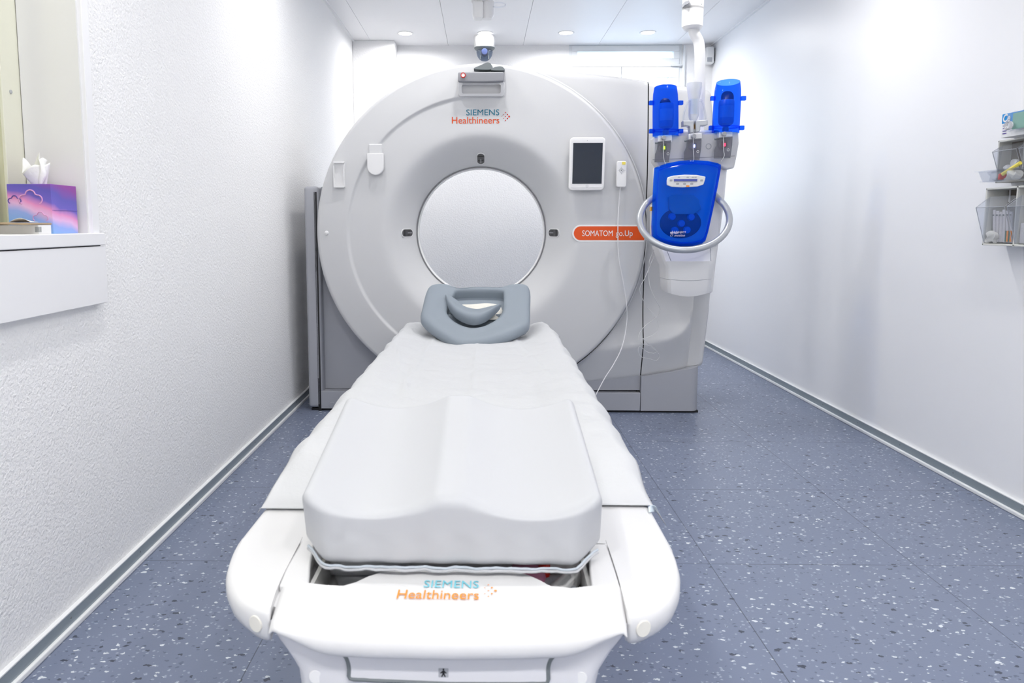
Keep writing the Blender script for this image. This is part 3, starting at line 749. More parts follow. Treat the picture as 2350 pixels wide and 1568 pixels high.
    # fine joint line across the wing
# central tongue with scooped back edge and rolled front
fr = [(uv(x, y, ZT)) for x, y in ((622, 1410), (640, 1417), (720, 1426), (850, 1434), (1030, 1438), (1200, 1436), (1340, 1430), (1420, 1421), (1437, 1417))]
bk = [(uv(x, y, ZT)) for x, y in ((640, 1340), (700, 1337), (712, 1337), (760, 1343), (800, 1345), (830, 1336), (855, 1324), (885, 1314), (930, 1310), (1040, 1309), (1150, 1311), (1195, 1318), (1225, 1331), (1250, 1345), (1300, 1350), (1352, 1343), (1358, 1342), (1425, 1345))]
sideL = uv(622, 1410, ZT)[0]; sideR = uv(1437, 1417, ZT)[0]
nu = 90; U = [lerp(sideL-.001, sideR+.001, i/nu) for i in range(nu+1)]
prof = [(0, -.02, 1), (0, 0, 0), ]
rows = ['under', 'b', 't.1', 't.3', 't.5', 't.7', 't.85', 'r0', 'r1', 'r2', 'r3', 'r4', 'r5', 'f1', 'f2', 'f3', 'f4']
def tongue(row, u):
    W2 = lambda u_, v_, z_: (u_*(1+.55*max(-.02, v_-interp(fr, u))), v_, z_)
    vb, vf = interp(bk, u), interp(fr, u)
    e = min(u-sideL, sideR-u); hs = lerp(.30, 1, sstep(-.01, .085, e)); ez = .007*(1-min(1, e/.008))**2 if e < .008 else 0
    if row == 'under': return W2(u, vb+.001, ZT-.03)
    if row == 'b': return W2(u, vb, ZT-ez)
    if row[0] == 't': return W2(u, lerp(vb, vf+.026, float(row[1:])), ZT-ez-.002*float(row[1:]))
    if row[0] == 'r':
        a = PI/2*int(row[1])/5; return W2(u, vf+.026-.040*math.sin(a), ZT-.002-ez-.024*hs*(1-math.cos(a)))
    k = int(row[1]); return W2(u, vf-.014+[0, .001, .004, .010, .03][k], ZT-.002-.024*hs-ez-hs*[0, .008, .012, .014, .015][k])
b = MB().grid(tongue, rows, U); P.part('end_cover', b, M_glossw, ang=60)
# side strips of the tongue next to the recess, running back under the bolster
for xa, xb_ in ((('L'), None), (('R'), None)):
    if xa == 'L': pp = [(640, 1343), (655, 1305), (692, 1240), (722, 1240), (712, 1300), (708, 1342)]
    else: pp = [(1424, 1347), (1413, 1310), (1392, 1245), (1352, 1245), (1352, 1300), (1358, 1345)]
    P.part('tray_rim', MB().prism([uv(x, y, ZT) for x, y in pp], UVZ, ZT-.03, ZT-.0008), M_glossw, bevel=.003)
for pp in ([(612, 1372), (645, 1380), (712, 1240), (660, 1240)], [(1415, 1384), (1450, 1376), (1425, 1245), (1375, 1245)]):
    P.part('groove_floor', MB().prism([uv(x, y, ZT) for x, y in pp], UVZ, ZT-.045, ZT-.010), M_glossw)
# storage tray in the foot end
tl, tr = uv(700, 1345, ZT)[0], uv(1362, 1345, ZT)[0]; vt0, vt1 = uv(1030, 1390, ZT)[1]-.0, 1.14
zf = ZT-.058
b = MB(); b.box(((tl+tr)/2, (vt0+vt1)/2, zf), (tr-tl, vt1-vt0, .006)); b.box((tl+.002, (vt0+vt1)/2, ZT-.038), (.006, vt1-vt0, .052)); b.box((tr-.002, (vt0+vt1)/2, ZT-.038), (.006, vt1-vt0, .052)); b.box(((tl+tr)/2, vt1, ZT-.045), (tr-tl, .006, .068)); b.box(((tl+tr)/2, vt0, ZT-.055), (tr-tl, .006, .05))
P.part('storage_tray', b, M_tray, label='grey tray')
# dark joint under the tongue, apron with the U-shaped joint line
VA = interp(fr, .0)-.006
vbow = lambda u: interp(fr, u)-interp(fr, -.05)
def ap(x, y): return uz(x, y, VA+.011+vbow(uz(x, y, VA)[0]))
shL = sorted([(ap(x, y)[1], ap(x, y)[0]) for x, y in ((720, 2300), (700, 1700), (690, 1568), (656, 1510), (624, 1470), (600, 1440))])
shR = sorted([(ap(x, y)[1], ap(x, y)[0]) for x, y in ((1310, 2300), (1345, 1700), (1370, 1568), (1406, 1510), (1440, 1470), (1462, 1440))])
ZZ = [ZT-.012, ZT-.020, ZT-.030]+[z for z in (ap(1030, y)[1] for y in (1485, 1500, 1520, 1545, 1568, 1700, 1900, 2300)) if z < ZT-.033]
def shroud(z, s_):
    u = lerp(interp(shL, z), interp(shR, z), s_); e = min(s_, 1-s_); v = VA+.012+vbow(u)+.014*(1-min(1, e/.04))**2; return (u, v, z)
SS2 = [0, .005, .015, .03, .06, .1]+[.1+.8*i/30 for i in range(1, 30)]+[.9, .94, .97, .985, .995, 1]
b = MB().grid(shroud, ZZ, SS2)
for e_ in (0, 1): b.grid(lambda k, z: (lambda p: (p[0]*(1-.1*k), p[1]+k, p[2]))(shroud(z, e_)), [0, .3], ZZ)
P.part('pedestal_shroud', b, M_tableg, ang=50)
Uj = [ap(x, y) for x, y in ((676, 1460), (740, 1484), (778, 1495), (792, 1504), (799, 1518), (802, 1535), (804, 1556), (1255, 1566), (1257, 1535), (1260, 1520), (1267, 1508), (1282, 1497), (1320, 1484), (1385, 1462))]
P.part('joint_line', MB().tube([(p[0], VA+.0105+vbow(p[0]), min(p[1], ZT-.018)) for p in Uj[:7]+[(lerp(Uj[6][0], Uj[7][0], i/14), lerp(Uj[6][1], Uj[7][1], i/14)) for i in range(1, 14)]+Uj[7:]], .0030, 6, smooth=3), M_gdark)
ux = sorted(set([p[0] for p in Uj]+[lerp(Uj[0][0], Uj[-1][0], i/60) for i in range(61)]))
P.part('apron', MB().grid(lambda t, u: (u, VA+.009+vbow(u), lerp(ZT-.031, min(ZT-.032, interp(Uj, u)+.002), t)), [0, .5, 1], ux), M_tableg, ang=60)
for pts_ in (((658, 1452), (660, 1461), (668, 1465), (676, 1460)), ((1385, 1462), (1391, 1466), (1399, 1462), (1401, 1453))):
    P.part('hinge_notch', MB().tube([(ap(x, y)[0], VA+.0105+vbow(ap(x, y)[0]), min(ap(x, y)[1], ZT-.016)) for x, y in pts_], .0018, 6, smooth=4), M_gbar)
for x, y in ((724, 1556), (1332, 1559)):
    q = ap(x, y); P.part('plug', MB().lathe([(0, -.0008), (.0085, -.0008), (.009, .002)], (q[0], VA+.012+vbow(q[0])+.0005, q[1]), 'y', 24), M_white)
q = ap(1018, 1542); st = P.part('sticker', MB().prism(rrect(q[0], q[1], .0125, .012, .001), UZ, VA+.0080, VA+.012), M_gbar, label='grey sticker with small figure')
fig = [(0, 4.2), (1.4, 2.6), (4, .2), (3.2, -.6), (1.5, .6), (1.3, -1), (2.8, -4.6), (1.6, -5), (0, -1.8), (-1.6, -5), (-2.8, -4.6), (-1.3, -1), (-1.5, .6), (-3.2, -.6), (-4, .2), (-1.4, 2.6)]
b = MB().prism([(q[0]+x*.00105, q[1]+y*.00105-.0003) for x, y in fig], UZ, VA+.0076, VA+.009); b.prism(circ(q[0], q[1]+.0046, .0012, 12), UZ, VA+.0076, VA+.009)
P.part('pictogram', b, M_dark, parent=st)
# pedestal under the table
def pedw(x, y, z):
    k = (.47-z)/.47; return (x*(1-.28*k), y+(.25*k if y < 1.6 else -.1*k), z)
P.part('pedestal', MB().rbox((.0, 1.95, .235), (.50, 1.9, .47), .03, (4, 6, 6), warp=pedw), M_tableg)
P.part('base_plate', MB().box((0, 2.3, .012), (.42, 2.3, .024)), M_grey, bevel=.004)
P.part('neck', MB().rbox((0, 3.32, .30), (.36, .85, .16), .03), M_tableg)
# lettering on the foot end
def top_rect(xa, ya, xb, yb):
    a = uv(xa, yb, ZT); c = uv(xb, ya, ZT); d0 = uv(xa, ya, ZT); return a, c
def ontop(p, d): return (p[0], p[1], ZT+.0007+d)
def ttext(body, xa, ya, xb, yb, m, bold):
    ua, ub = uv(xa, (ya+yb)/2, ZT)[0], uv(xb, (ya+yb)/2, ZT)[0]; va, vb = uv((xa+xb)/2, yb, ZT)[1], uv((xa+xb)/2, ya, ZT)[1]
    P.part('lettering', text_mb(body, ua, ub, va, vb, ontop, bold=bold, depth=.0002), m)
ttext('SIEMENS', 973, 1334, 1099, 1350, M_lteal, .0); ttext('Healthineers', 912, 1356, 1099, 1376, M_lorange, .0)
b = MB()
for dx, dy, r in ((0, 0, 1.9), (-4.5, -3.6, 1.4), (-4.5, 3.6, 1.4), (-9, -7, 1.0), (-9, 0, 1.0), (-9, 7, 1.0), (-13.5, -3.6, .7), (-13.5, 3.6, .7)):
    c0 = uv(1137+dx*1.8, 1357+dy*1.9, ZT); b.prism(circ(c0[0], c0[1], r*.00105, 12), ontop, 0, .0002)
P.part('logo_dots', b, M_lorange)
P.part('mattress', MB().rbox((0, 2.33, ZT+.009), (.56, 1.98, .016), .008, (6, 10, 2)), M_ivory)

# things in the storage tray
def pk(name, label, cat, px, py, w_, l_, h_, m, rot):
    c = uv(px, py, zf+.02); b = MB(); ca, sa = math.cos(rot), math.sin(rot)
    def wp(x, y, z):
        k = .004*math.sin(x*90+1)*math.sin(y*110); return (ca*x-sa*y+c[0], sa*x+ca*y+c[1], z+abs(k))
    b.rbox((0, 0, zf+.005+h_/2), (w_, l_, h_), h_*.45, (12, 12, 2), warp=wp, k=2)
    return solo(name, label, cat, b, m, (c[0], c[1], zf+.004), 'S')
pk('plastic_bag', 'crumpled clear plastic bag in the left side of the table tray', 'bag', 850, 1325, .10, .09, .035, M_clear, .4)
pk('wrapped_packet', 'pink and red wrapped packet in the right side of the table tray', 'packet', 1212, 1322, .055, .05, .030, M_pink, -.2)
o = pk('red_packet', 'small bright red packet beside the pink one in the table tray', 'packet', 1248, 1318, .018, .03, .034, M_red, -.2)
pk('instruction_leaflet', 'pale printed leaflet folded in the right side of the table tray', 'leaflet', 1262, 1345, .075, .07, .014, mat('printed_leaflet', (.62, .64, .66), .7, noise=(420, (.30, .33, .38))), .25)
pk('tray_paper', 'translucent white paper scrap beside the leaflet in the table tray', 'paper', 1305, 1330, .03, .08, .02, M_tissue, -.6)

# ================================================================== PAPER SHEET on the table
def sheet_z(u, v):
    c = .5485+.024*sstep(.18, .29, abs(u))
    c += .0015*math.sin(u*37+v*3)+.0012*math.sin(v*23+u*11)
    # long soft folds
    d = u-(-.17+.02*math.sin(v*2.1)); c += .005*math.exp(-(d/.012)**2)*sstep(1.6, 2.1, v)
    d = u-(.005); c += .0022*math.exp(-(d/.006)**2)
    d = u-(.21+.012*math.sin(v*5)); c += .004*math.exp(-(d/.02)**2)
    for k in range(6):
        a = .9*k+.4; q = (u*math.cos(a)+v*math.sin(a)); c += .0016*abs(math.sin(q*(19+3*k)+k))
    d = (u+.235)*.9+(v-2.3)*.16; c += .0035*math.exp(-(d/.008)**2)*sstep(1.7, 2.0, v)*sstep(3.2, 2.9, v)
    d = u+.10*(v-2.6)-.19; c += .003*math.exp(-(d/.010)**2)*sstep(2.0, 2.3, v)
    e = max(0, abs(u)-.315)
    return c-min(e*e*14+e*.35, .35)
random.seed(11)
edgeR = [(1.20, .372), (1.30, .350), (1.42, .352), (1.50, .366), (1.56, .350), (1.70, .356), (1.80, .364), (1.84, .350), (1.98, .352), (2.12, .360), (2.16, .346), (2.30, .346), (2.45, .350), (2.56, .356), (2.60, .338), (2.80, .336), (3.0, .345), (3.04, .352), (3.10, .32), (3.25, .30), (3.38, .285)]
edgeL = [(1.18, -.342), (1.35, -.346), (1.50, -.352), (1.62, -.370), (1.72, -.385), (1.78, -.375), (1.86, -.345), (2.1, -.338), (2.6, -.336), (3.2, -.334), (3.38, -.325)]
nv, nuu = 220, 120
b = MB()
def sheet(t, s):
    v = lerp(1.22, 3.36, t); 
    uL, uR = interp(edgeL, v), interp(edgeR, v); u = lerp(uL, uR, s)
    if t < .1: v += .03*(1-t*10)*(-1 if s < .15 else (s-.5)*.0)
    z = sheet_z(u, v)
    # ruffled hems
    hem = sstep(.30, .37, abs(u)); z += hem*.006*math.sin(v*31+(2 if u > 0 else 0))
    k_ = sstep(1.42, 1.24, v)*sstep(.19, .24, abs(u)); z = lerp(z, ZT+.004, k_) if abs(u) < .338 else z-.028*k_
    z -= .03*sstep(3.28, 3.36, v)
    return (u, v, max(z, .5+.03))if abs(u) < .338 else (u, v, z)
b.grid(sheet, [i/nv for i in range(nv+1)], [i/nuu for i in range(nuu+1)])
solo('paper_sheet', 'crinkled white paper sheet covering the patient table, edges hanging over the sides', 'paper sheet', b, M_paper, (0, 2.2, ZT), 'S', solid=.0008, ang=180)
# second layer showing its lifted corner at the right near end
b = MB()
def corner(s, t):
    p0, p1, p2, p3 = uv(1488, 1140, .552), uv(1505, 1142, .552), uv(1516, 1183, .50), uv(1490, 1156, .548)
    q0 = Vector((p0[0], p0[1], .5325)); q1 = Vector((p1[0], p1[1], .536)); q2 = Vector((p2[0], p2[1], .500)); q3 = Vector((p3[0], p3[1], .532))
    p = (q0*(1-s)+q1*s)*(1-t)+(q3*(1-s)+q2*s)*t; return (p.x, p.y, p.z+.003*math.sin(s*PI))
b.grid(corner, [i/16 for i in range(17)], [i/8 for i in range(9)])
solo('paper_underlay', 'thin pale second paper layer peeking out under the near right sheet corner', 'paper sheet', b, mat('paper_pale_blue', (.66, .74, .80), .75), (.25, 1.25, ZT), 'S', solid=.0008, ang=180)

# ================================================================== KNEE BOLSTER
BH = .006
zb0 = .553
vf0, vb0 = .966, 1.255
hwN, hwF = .207, .205
def bwarp(x, y, z):
    # x in -1..1 (unit half-width), y 0..1 front to back, z 0..1 bottom to top
    s, t, h = x, y, z
    hw = lerp(.215, .203, t)
    topz = lerp(.088, .174, t**1.0)
    valley = lerp(.026, .024, t)
    a = abs(s); prof = -valley*math.sin(PI*min(1, max(0, (a-.09)/.89)))**.9 if .09 < a < .98 else 0
    H = topz+prof*h*h
    u = .004+s*hw*(1+.012*(1-h)); v = vf0+(vb0-vf0)*t
    # front plan is softly bowed, corners drawn back at the hem
    v += (.045*sstep(.78, 1.0, a)*(1-t)*(1-.85*h)) - .0*(1-h)
    zz_ = zb0-.012*(1-h)*(1-t)+H*h
    zz_ += (1-h)*(1-t)*.010*sstep(.8, 1, a)
    if h < .5 and t < .03: v += .0015*math.sin(s*23)
    return (u, v, zz_)
class UB: pass
b = MB()
# unit rounded box mapped to the bolster (rounding done in real size then normalised)
Lx, Ly, Lz = .418, .323, .115
b.rbox((0, Ly/2, Lz/2), (Lx, Ly, Lz), .019, (60, 24, 8), warp=lambda x, y, z: bwarp(x/(Lx/2), y/Ly, z/Lz), k=6)
K = Thing('knee_bolster', 'pale grey padded leg rest with two troughs at the foot end of the table', 'leg cushion', (0, 1.17, ZT))
K.part('cushion', b, M_bolster, ang=180)
pp = []
for i in range(61):
    s = (-1+2*i/60)*.975; p = bwarp(s, .0, 0); pp.append((p[0], p[1]-.001, p[2]+.001+.0006*math.sin(s*31)+.0005*math.sin(s*67)))
K.part('piping', MB().tube(pp, .0018, 8), M_pipe, label='pale blue piping')
pp2 = [(p[0], p[1]-.0005, p[2]-.0038+.0006*math.sin(i*1.1)) for i, p in enumerate(pp)]
K.part('hem', MB().tube(pp2, .0022, 8), M_bolster)

# ================================================================== HEAD-ARM REST
hb, ht = Vector((0, 2.84, .592)), Vector((0, 3.26, .775))   # sloping plane
sl = (ht-hb); SLn = sl.normalized(); Nrm = Vector((0, -SLn.z, SLn.y))
def on_slope(px_, py_):
    d = ray(px_, py_); o = Vector((0, 0, HC)); c, s = math.cos(-ROT), math.sin(-ROT)
    o = o-Vector((OX, 0, 0)); o = Vector((c*o.x-s*o.y, s*o.x+c*o.y, o.z)); d = Vector((c*d.x-s*d.y, s*d.x+c*d.y, d.z))
    t = (hb-o).dot(Nrm)/d.dot(Nrm); p = o+d*t; return (p.x, (p-hb).dot(SLn))
def slope3(a, bb, n=0): p = hb+SLn*bb+Nrm*n; return (a, p.y, p.z)
out = smooth_poly([on_slope(x, y) for x, y in ((1090, 653), (1048, 656), (1020, 648), (992, 650), (979, 662), (969, 700), (965, 722), (974, 737), (1010, 763), (1045, 782), (1065, 785), (1105, 782), (1160, 768), (1200, 750), (1215, 738), (1217, 700), (1217, 664), (1208, 650), (1180, 649), (1150, 655), (1120, 653))], 6)
inn = [on_slope(x, y) for x, y in ((1041, 672), (1050, 664), (1098, 662), (1150, 664), (1156, 672), (1154, 705), (1144, 724), (1114, 743), (1080, 748), (1046, 736), (1026, 714), (1032, 690))]
inn = smooth_poly(inn, 8)
cI = (sum(p[0] for p in inn)/len(inn), sum(p[1] for p in inn)/len(inn))
def radial(poly, a):                            # distance from cI to outline at angle a
    best = None; dx, dy = math.cos(a), math.sin(a)
    for (x1, y1), (x2, y2) in zip(poly, poly[1:]+poly[:1]):
        x1, y1, x2, y2 = x1-cI[0], y1-cI[1], x2-cI[0], y2-cI[1]
        den = dx*(y2-y1)-dy*(x2-x1)
        if abs(den) < 1e-12: continue
        t = (x1*(y2-y1)-y1*(x2-x1))/den; s = (x1*dy-y1*dx)/den
        if t > 0 and -1e-6 <= s <= 1+1e-6: best = t if best is None else max(best, t)
    return best or .05
NA = 144; AA = [2*PI*i/NA for i in range(NA)]; RO = [radial(out, a) for a in AA]; RI = [radial(inn, a) for a in AA]
prof = [(-.0, -.050), (0, -.02), (.0, -.008), (.006, -.002), (.016, 0), (.2, .0), (.4, -.002), (.6, 0), (.8, .001), ('o', .020, .0), ('o', .010, -.004), ('o', .004, -.010), ('o', 0, -.019), ('o', .000, -.035), ('o', .008, -.048), ('o', .03, -.054)]
def hr(p, i):
    ro, ri = RO[i], RI[i]
    if p[0] == 'o': r = ro-p[1]; n = p[2]
    elif p[0] < .05: r = ri+p[0]; n = p[1]
    else: r = lerp(ri+.016, ro-.020, p[0]); n = p[1]+.010*0
    # body sags towards the near tip, sides rise
    a = AA[i]; x, y = cI[0]+r*math.cos(a), cI[1]+r*math.sin(a)
    n += .10*x*x-.004
    return slope3(x, y, n)
HR = Thing('head_rest', 'slate grey foam head and arm rest with oval hollow at the table head', 'head rest', (0, 3.05, .57))
HR.part('foam_body', MB().grid(hr, prof, list(range(NA)), close=True), M_head, ang=70)
b = MB().grid(lambda k, i: slope3(cI[0]+RI[i]*1.04*k*math.cos(AA[i]), cI[1]+RI[i]*1.04*k*math.sin(AA[i]), -.048+.0*k), [.001, .3, .6, .85, 1], list(range(NA)), close=True)
HR.part('hollow_floor', b, M_head)
cp = [on_slope(x, y) for x, y in ((1050, 690), (1060, 683), (1100, 680), (1148, 685), (1148, 712), (1100, 718), (1062, 712))]
cp = smooth_poly(cp, 6); cc = (sum(p[0] for p in cp)/len(cp), sum(p[1] for p in cp)/len(cp))
b = MB().grid(lambda k, i: slope3(lerp(cc[0], cp[i][0], k), lerp(cc[1], cp[i][1], k), -.018-.022*k**3+.004*math.sin(i*.5)*k), [.001, .25, .5, .75, .9, 1], list(range(len(cp))), close=True)
HR.part('inlay_cloth', b, M_ivory, label='ivory cloth in the hollow')
# crescent lip
oc = [(1022, 683), (1030, 706), (1050, 726), (1082, 738), (1112, 733), (1140, 714), (1150, 706)]
ic = [(1026, 680), (1046, 690), (1066, 706), (1095, 712), (1122, 707), (1142, 703), (1150, 703)]
O3 = catmull([Vector((*on_slope(x, y), 0)) for x, y in oc], 6); I3 = catmull([Vector((*on_slope(x, y), 0)) for x, y in ic], 6)
def cres(k, i):
    p = O3[i]*(1-k[0])+I3[i]*k[0]; e = math.sin(PI*i/(len(O3)-1))**.5; return slope3(p.x, p.y, k[1]*e+.012)
prof = [(0, -.03), (0, -.004), (.04, .006), (.12, .012), (.25, .015), (.45, .010), (.65, .002), (.85, -.002), (.97, -.004), (1, -.009), (1, -.032), (0, -.03)]
HR.part('neck_lip', MB().grid(cres, prof, list(range(len(O3)))), M_head, ang=70)
# support under the rest, resting on the table
b = MB().box((0, 3.18, .60), (.26, .30, .09)); HR.part('support_block', b, M_head, bevel=.01)

# ================================================================== DOME CAMERA
c = meas(1112, 96, v=5.86, fr='W'); cx_ = c.x
D = Thing('dome_camera', 'white ceiling dome camera with clear bubble above the scanner bore', 'security camera', (cx_, 5.86, ZC), 'W')
D.part('housing', MB().lathe([(0, 0), (.083, 0), (.085, -.006), (.085, -.055), (.078, -.085), (0, -.085)], (cx_, 5.86, ZC), 'z', 48), M_white)
D.part('collar', MB().lathe([(.078, -.083), (.082, -.088), (.080, -.094), (.066, -.108), (.058, -.110)], (cx_, 5.86, ZC), 'z', 48), M_gdark, label='dark collar')
D.part('bubble', MB().lathe([(.063, -.106), (.064, -.125), (.058, -.150), (.044, -.172), (.024, -.187), (0, -.191)], (cx_, 5.86, ZC), 'z', 48), M_dome, label='clear bubble')
D.part('lens_barrel', MB().lathe([(0, -.062), (.022, -.062), (.026, -.055), (.026, 0), (0, 0)], (cx_, 5.84, ZC-.135), 'y', 24), M_deepb)
b = MB(); b.box((cx_-.032, 5.84, ZC-.145), (.008, .05, .07)); b.box((cx_+.032, 5.84, ZC-.145), (.008, .05, .07)); b.box((cx_, 5.845, ZC-.112), (.064, .03, .008)); D.part('yoke', b, M_gdark)

# ceiling-mounted swivel unit at the upper edge of the picture
vq = 4.6; c = meas(1108, 20, v=vq, fr='W')
q0 = meas(1082, 40, v=vq, fr='W'); q1 = meas(1126, 0, v=vq, fr='W')
Q = Thing('ceiling_swivel', 'white cylindrical swivel mount hanging from the ceiling centre above the scanner', 'ceiling mount', (c.x, vq, ZC), 'W')
Q.part('mount_plate', MB().lathe([(0, 0), (.09, 0), (.09, -.012), (.05, -.02), (0, -.02)], (c.x, vq, ZC), 'z', 32), M_white)
Q.part('stem', MB().lathe([(.038, -.018), (.038, -.10)], (c.x, vq, ZC), 'z', 32), M_white)
Q.part('collar', MB().lathe([(0, -.09), (.062, -.09), (.066, -.095), (.066, -.112), (.060, -.118), (0, -.118)], (c.x-.005, vq, ZC), 'z', 32), M_white2)
zq = meas(1108, 44, v=vq, fr='W').z
hh = ZC-.112-zq
Q.part('body', MB().rbox((c.x-.030, vq, zq+hh/2), (.066, .10, hh), .018, (4, 4, 4), k=5), M_white)
Q.part('arm_knuckle', MB().lathe([(0, 0), (.030, .0), (.043, .02), (.045, hh), (0, hh)], (c.x+.026, vq+.01, zq+.003), 'z', 32), M_white2)
b = MB(); Pp = [(c.x+.095+.045*math.cos(a), vq-.0+.02*math.sin(a), zq+.085+.020*math.sin(a)) for a in [2*PI*i/24 for i in range(25)]]
Q.part('clear_ring', MB().tube(Pp, .004, 8), M_clear)

# motion sensor in the rear right corner
a = meas(1622, 106, v=6.05, fr='W'); c = meas(1637, 145, v=6.05, fr='W')
b = MB().rbox(((a.x+c.x)/2+.005, 6.09, (a.z+c.z)/2), (abs(c.x-a.x)+.01, .07, a.z-c.z), .014, (3, 3, 4))
t = Thing('motion_sensor', 'small white motion sensor box in the rear right upper corner', 'motion sensor', ((a.x+c.x)/2, 6.09, c.z), 'W')
t.part('case', b, M_white); t.part('lens', MB().rbox(((a.x+c.x)/2+.0, 6.056, c.z+.030), (.04, .01, .035), .004, (2, 2, 2)), M_gbar, label='grey lens window')
t.part('wall_bracket', MB().box((XR-.012, 6.10, (a.z+c.z)/2+.01), (.024, .03, .10)), M_gdark)

# ================================================================== CONTRAST INJECTOR on its ceiling arm
VI = 3.50
def I(x, y, v=VI): p = meas(x, y, v=v, fr='W'); return (p.x, p.z)
J = Thing('contrast_injector', 'contrast injector with blue door and oval silver handle hanging from a white ceiling arm', 'injector', (1.0, VI, .70), 'W')
# arm
su, sz = I(1588.5, 68, VI+.12); _, ssz = I(1588, 26, VI+.12)
J.part('ceiling_sleeve', MB().lathe([(0, sz), (.040, sz), (.049, sz+.012), (.0505, sz+.10), (.0505, ssz), (.049, ssz+.002), (.0505, ssz+.004), (.0505, ZC), (0, ZC)], (su, VI+.12, 0), 'z', 40), M_white)
J.part('ceiling_flange', MB().lathe([(.05, ZC-.03), (.12, ZC-.012), (.13, ZC)], (su, VI+.12, 0), 'z', 40), M_white)
pk_ = [(1590, 60, .12), (1594, 78, .12), (1603, 96, .12), (1606, 122, .12), (1606, 160, .12), (1606, 205, .12), (1604, 260, .12), (1602, 330, .12)]
J.part('arm_pipe', MB().tube([(I(x, y, VI+d)[0], VI+d, I(x, y, VI+d)[1]) for x, y, d in pk_], .0255, 20, smooth=6), M_white)
a = I(1571, 3, VI+.07); J.part('sleeve_plate', MB().prism([I(x, y, VI+.07) for x, y in ((1571, 4), (1571, 12), (1579, 9), (1582, 5), (1581, 1))], UZ, VI+.068, VI+.12), M_gbar)
a = I(1608, 10, VI+.08); J.part('sleeve_screw', MB().lathe([(0, -.003), (.006, -.003), (.006, .02)], (a[0], VI+.082, a[1]), 'y', 14), M_gdark)
# slim rear column down to lower head
b = MB().prism([I(x, y, VI+.05) for x, y in ((1560, 300), (1650, 300), (1665, 390), (1658, 470), (1640, 600), (1632, 672), (1532, 668), (1528, 600), (1508, 570), (1506, 385))], UZ, VI+.02, VI+.13)
J.part('rear_housing', b, M_white2, bevel=.012)
# heads bar
pts = [I(x, y) for x, y in ((1498, 316), (1545, 311), (1640, 306), (1692, 303), (1693, 330), (1688, 360), (1682, 387), (1664, 390), (1640, 376), (1510, 386), (1500, 372), (1497, 350))]
hb_ = J.part('head_bar', MB().prism(pts, UZ, VI-.02, VI+.06), M_gantry2, bevel=.008)
pts = [I(x, y, VI-.02) for x, y in ((1498, 366.5), (1550, 364.2), (1686, 357.5), (1686, 358.4), (1550, 365.2), (1498, 367.5))]
J.part('joint_line', MB().prism(pts, UZ, VI-.0212, VI-.018), M_gdark, parent=hb_)
# lower housing with a leaning upper face and a curved foot
LU = [(1505, 560, .0), (1643, 556, .0)]
prow = [(566, 1509, 1646, .00), (600, 1521, 1640, -.035), (611, 1527, 1637, -.030), (640, 1528, 1634, -.020), (641, 1529, 1633.5, -.018), (662, 1529.5, 1631, -.012), (672, 1532, 1628, -.004)]
def low(k, s):
    y, xa, xb, d = prow[k]; x = lerp(xa, xb, s); bow = math.sin(PI*s)*(9 if k > 4 else 4 if k > 2 else 0)
    e = min(s, 1-s); dd = d+.03*(1-min(1, e/.10))**2
    v = VI-.03+dd; p = I(x, y+bow, v); return (p[0], v, p[1])
SS = [0, .01, .03, .06, .1, .2, .35, .5, .65, .8, .9, .94, .97, .99, 1]
b = MB().grid(low, list(range(7)), SS)
b.grid(lambda k, s: (lambda p: (p[0], p[1]+k, p[2]))(low(6, s)), [0, .12], SS)
b.grid(lambda k, j: (lambda p: (p[0], p[1]+k, p[2]))(low(j, 0)), [0, .12], list(range(7)))
b.grid(lambda k, j: (lambda p: (p[0], p[1]+k, p[2]))(low(j, 1)), [0, .12], list(range(7)))
lh = J.part('lower_housing', b, M_white2, ang=30)
b = MB(); p0, p1 = low(3, .02), low(3, .98)
J.part('joint_line', MB().tube([low(3, .02+.96*i/20) for i in range(21)], .0009, 6), M_gbar, parent=lh)
for s, xx in ((.13, 1), (.88, 1)):
    q = [Vector(low(0, s))*(1-k)+Vector(low(1, s+(.03 if s < .5 else .05)))*k for k in (0.1, .5, .98)]
    J.part('slot_line', MB().tube([(p.x, p.y-.0005, p.z) for p in q], .0012, 6), M_gdark, parent=lh)
# white back plate and rotor seen through the door
VDr = VI-.07
def DI(x, y): return I(x, y, VDr)
doorpts = [(1506, 384), (1530, 375), (1560, 369), (1592, 367), (1625, 369), (1648, 374), (1656, 378), (1656, 386), (1648, 430), (1637, 485), (1626, 535), (1620, 553), (1612, 560), (1590, 565), (1560, 566), (1530, 561), (1508, 553), (1500, 547), (1499, 520), (1501, 470), (1504, 410)]
b = MB().prism([I(x+(1578-x)*.06, y+(465-y)*.05, VI-.02) for x, y in doorpts], UZ, VI-.025, VI+.05); J.part('pump_housing', b, mat('pump_plate', (.62, .66, .74), .35), bevel=.006)
ru, rz = I(1562, 512, VI-.03)
rot = J.part('pump_rotor', MB().lathe([(0, -.006), (.085, -.006), (.098, 0), (.10, .01)], (ru, VI-.028, rz), 'y', 48, sy=.74), M_deepb, label='dark pump rotor')
for dx, dy in ((-.045, .030), (.045, .028), (-.030, -.035), (.028, -.033), (0, -.002)):
    J.part('roller', MB().lathe([(0, -.022), (.014, -.022), (.017, -.016), (.017, 0)], (ru+dx, VI-.030, rz+dy), 'y', 20), M_blu2, parent=rot)
b = MB().prism([I(x, y, VI-.035) for x, y in ((1533, 452), (1545, 447), (1590, 447), (1602, 458), (1608, 480), (1590, 492), (1545, 492), (1535, 480))], UZ, VI-.05, VI-.025)
J.part('pump_bridge', b, M_gbar, bevel=.004)
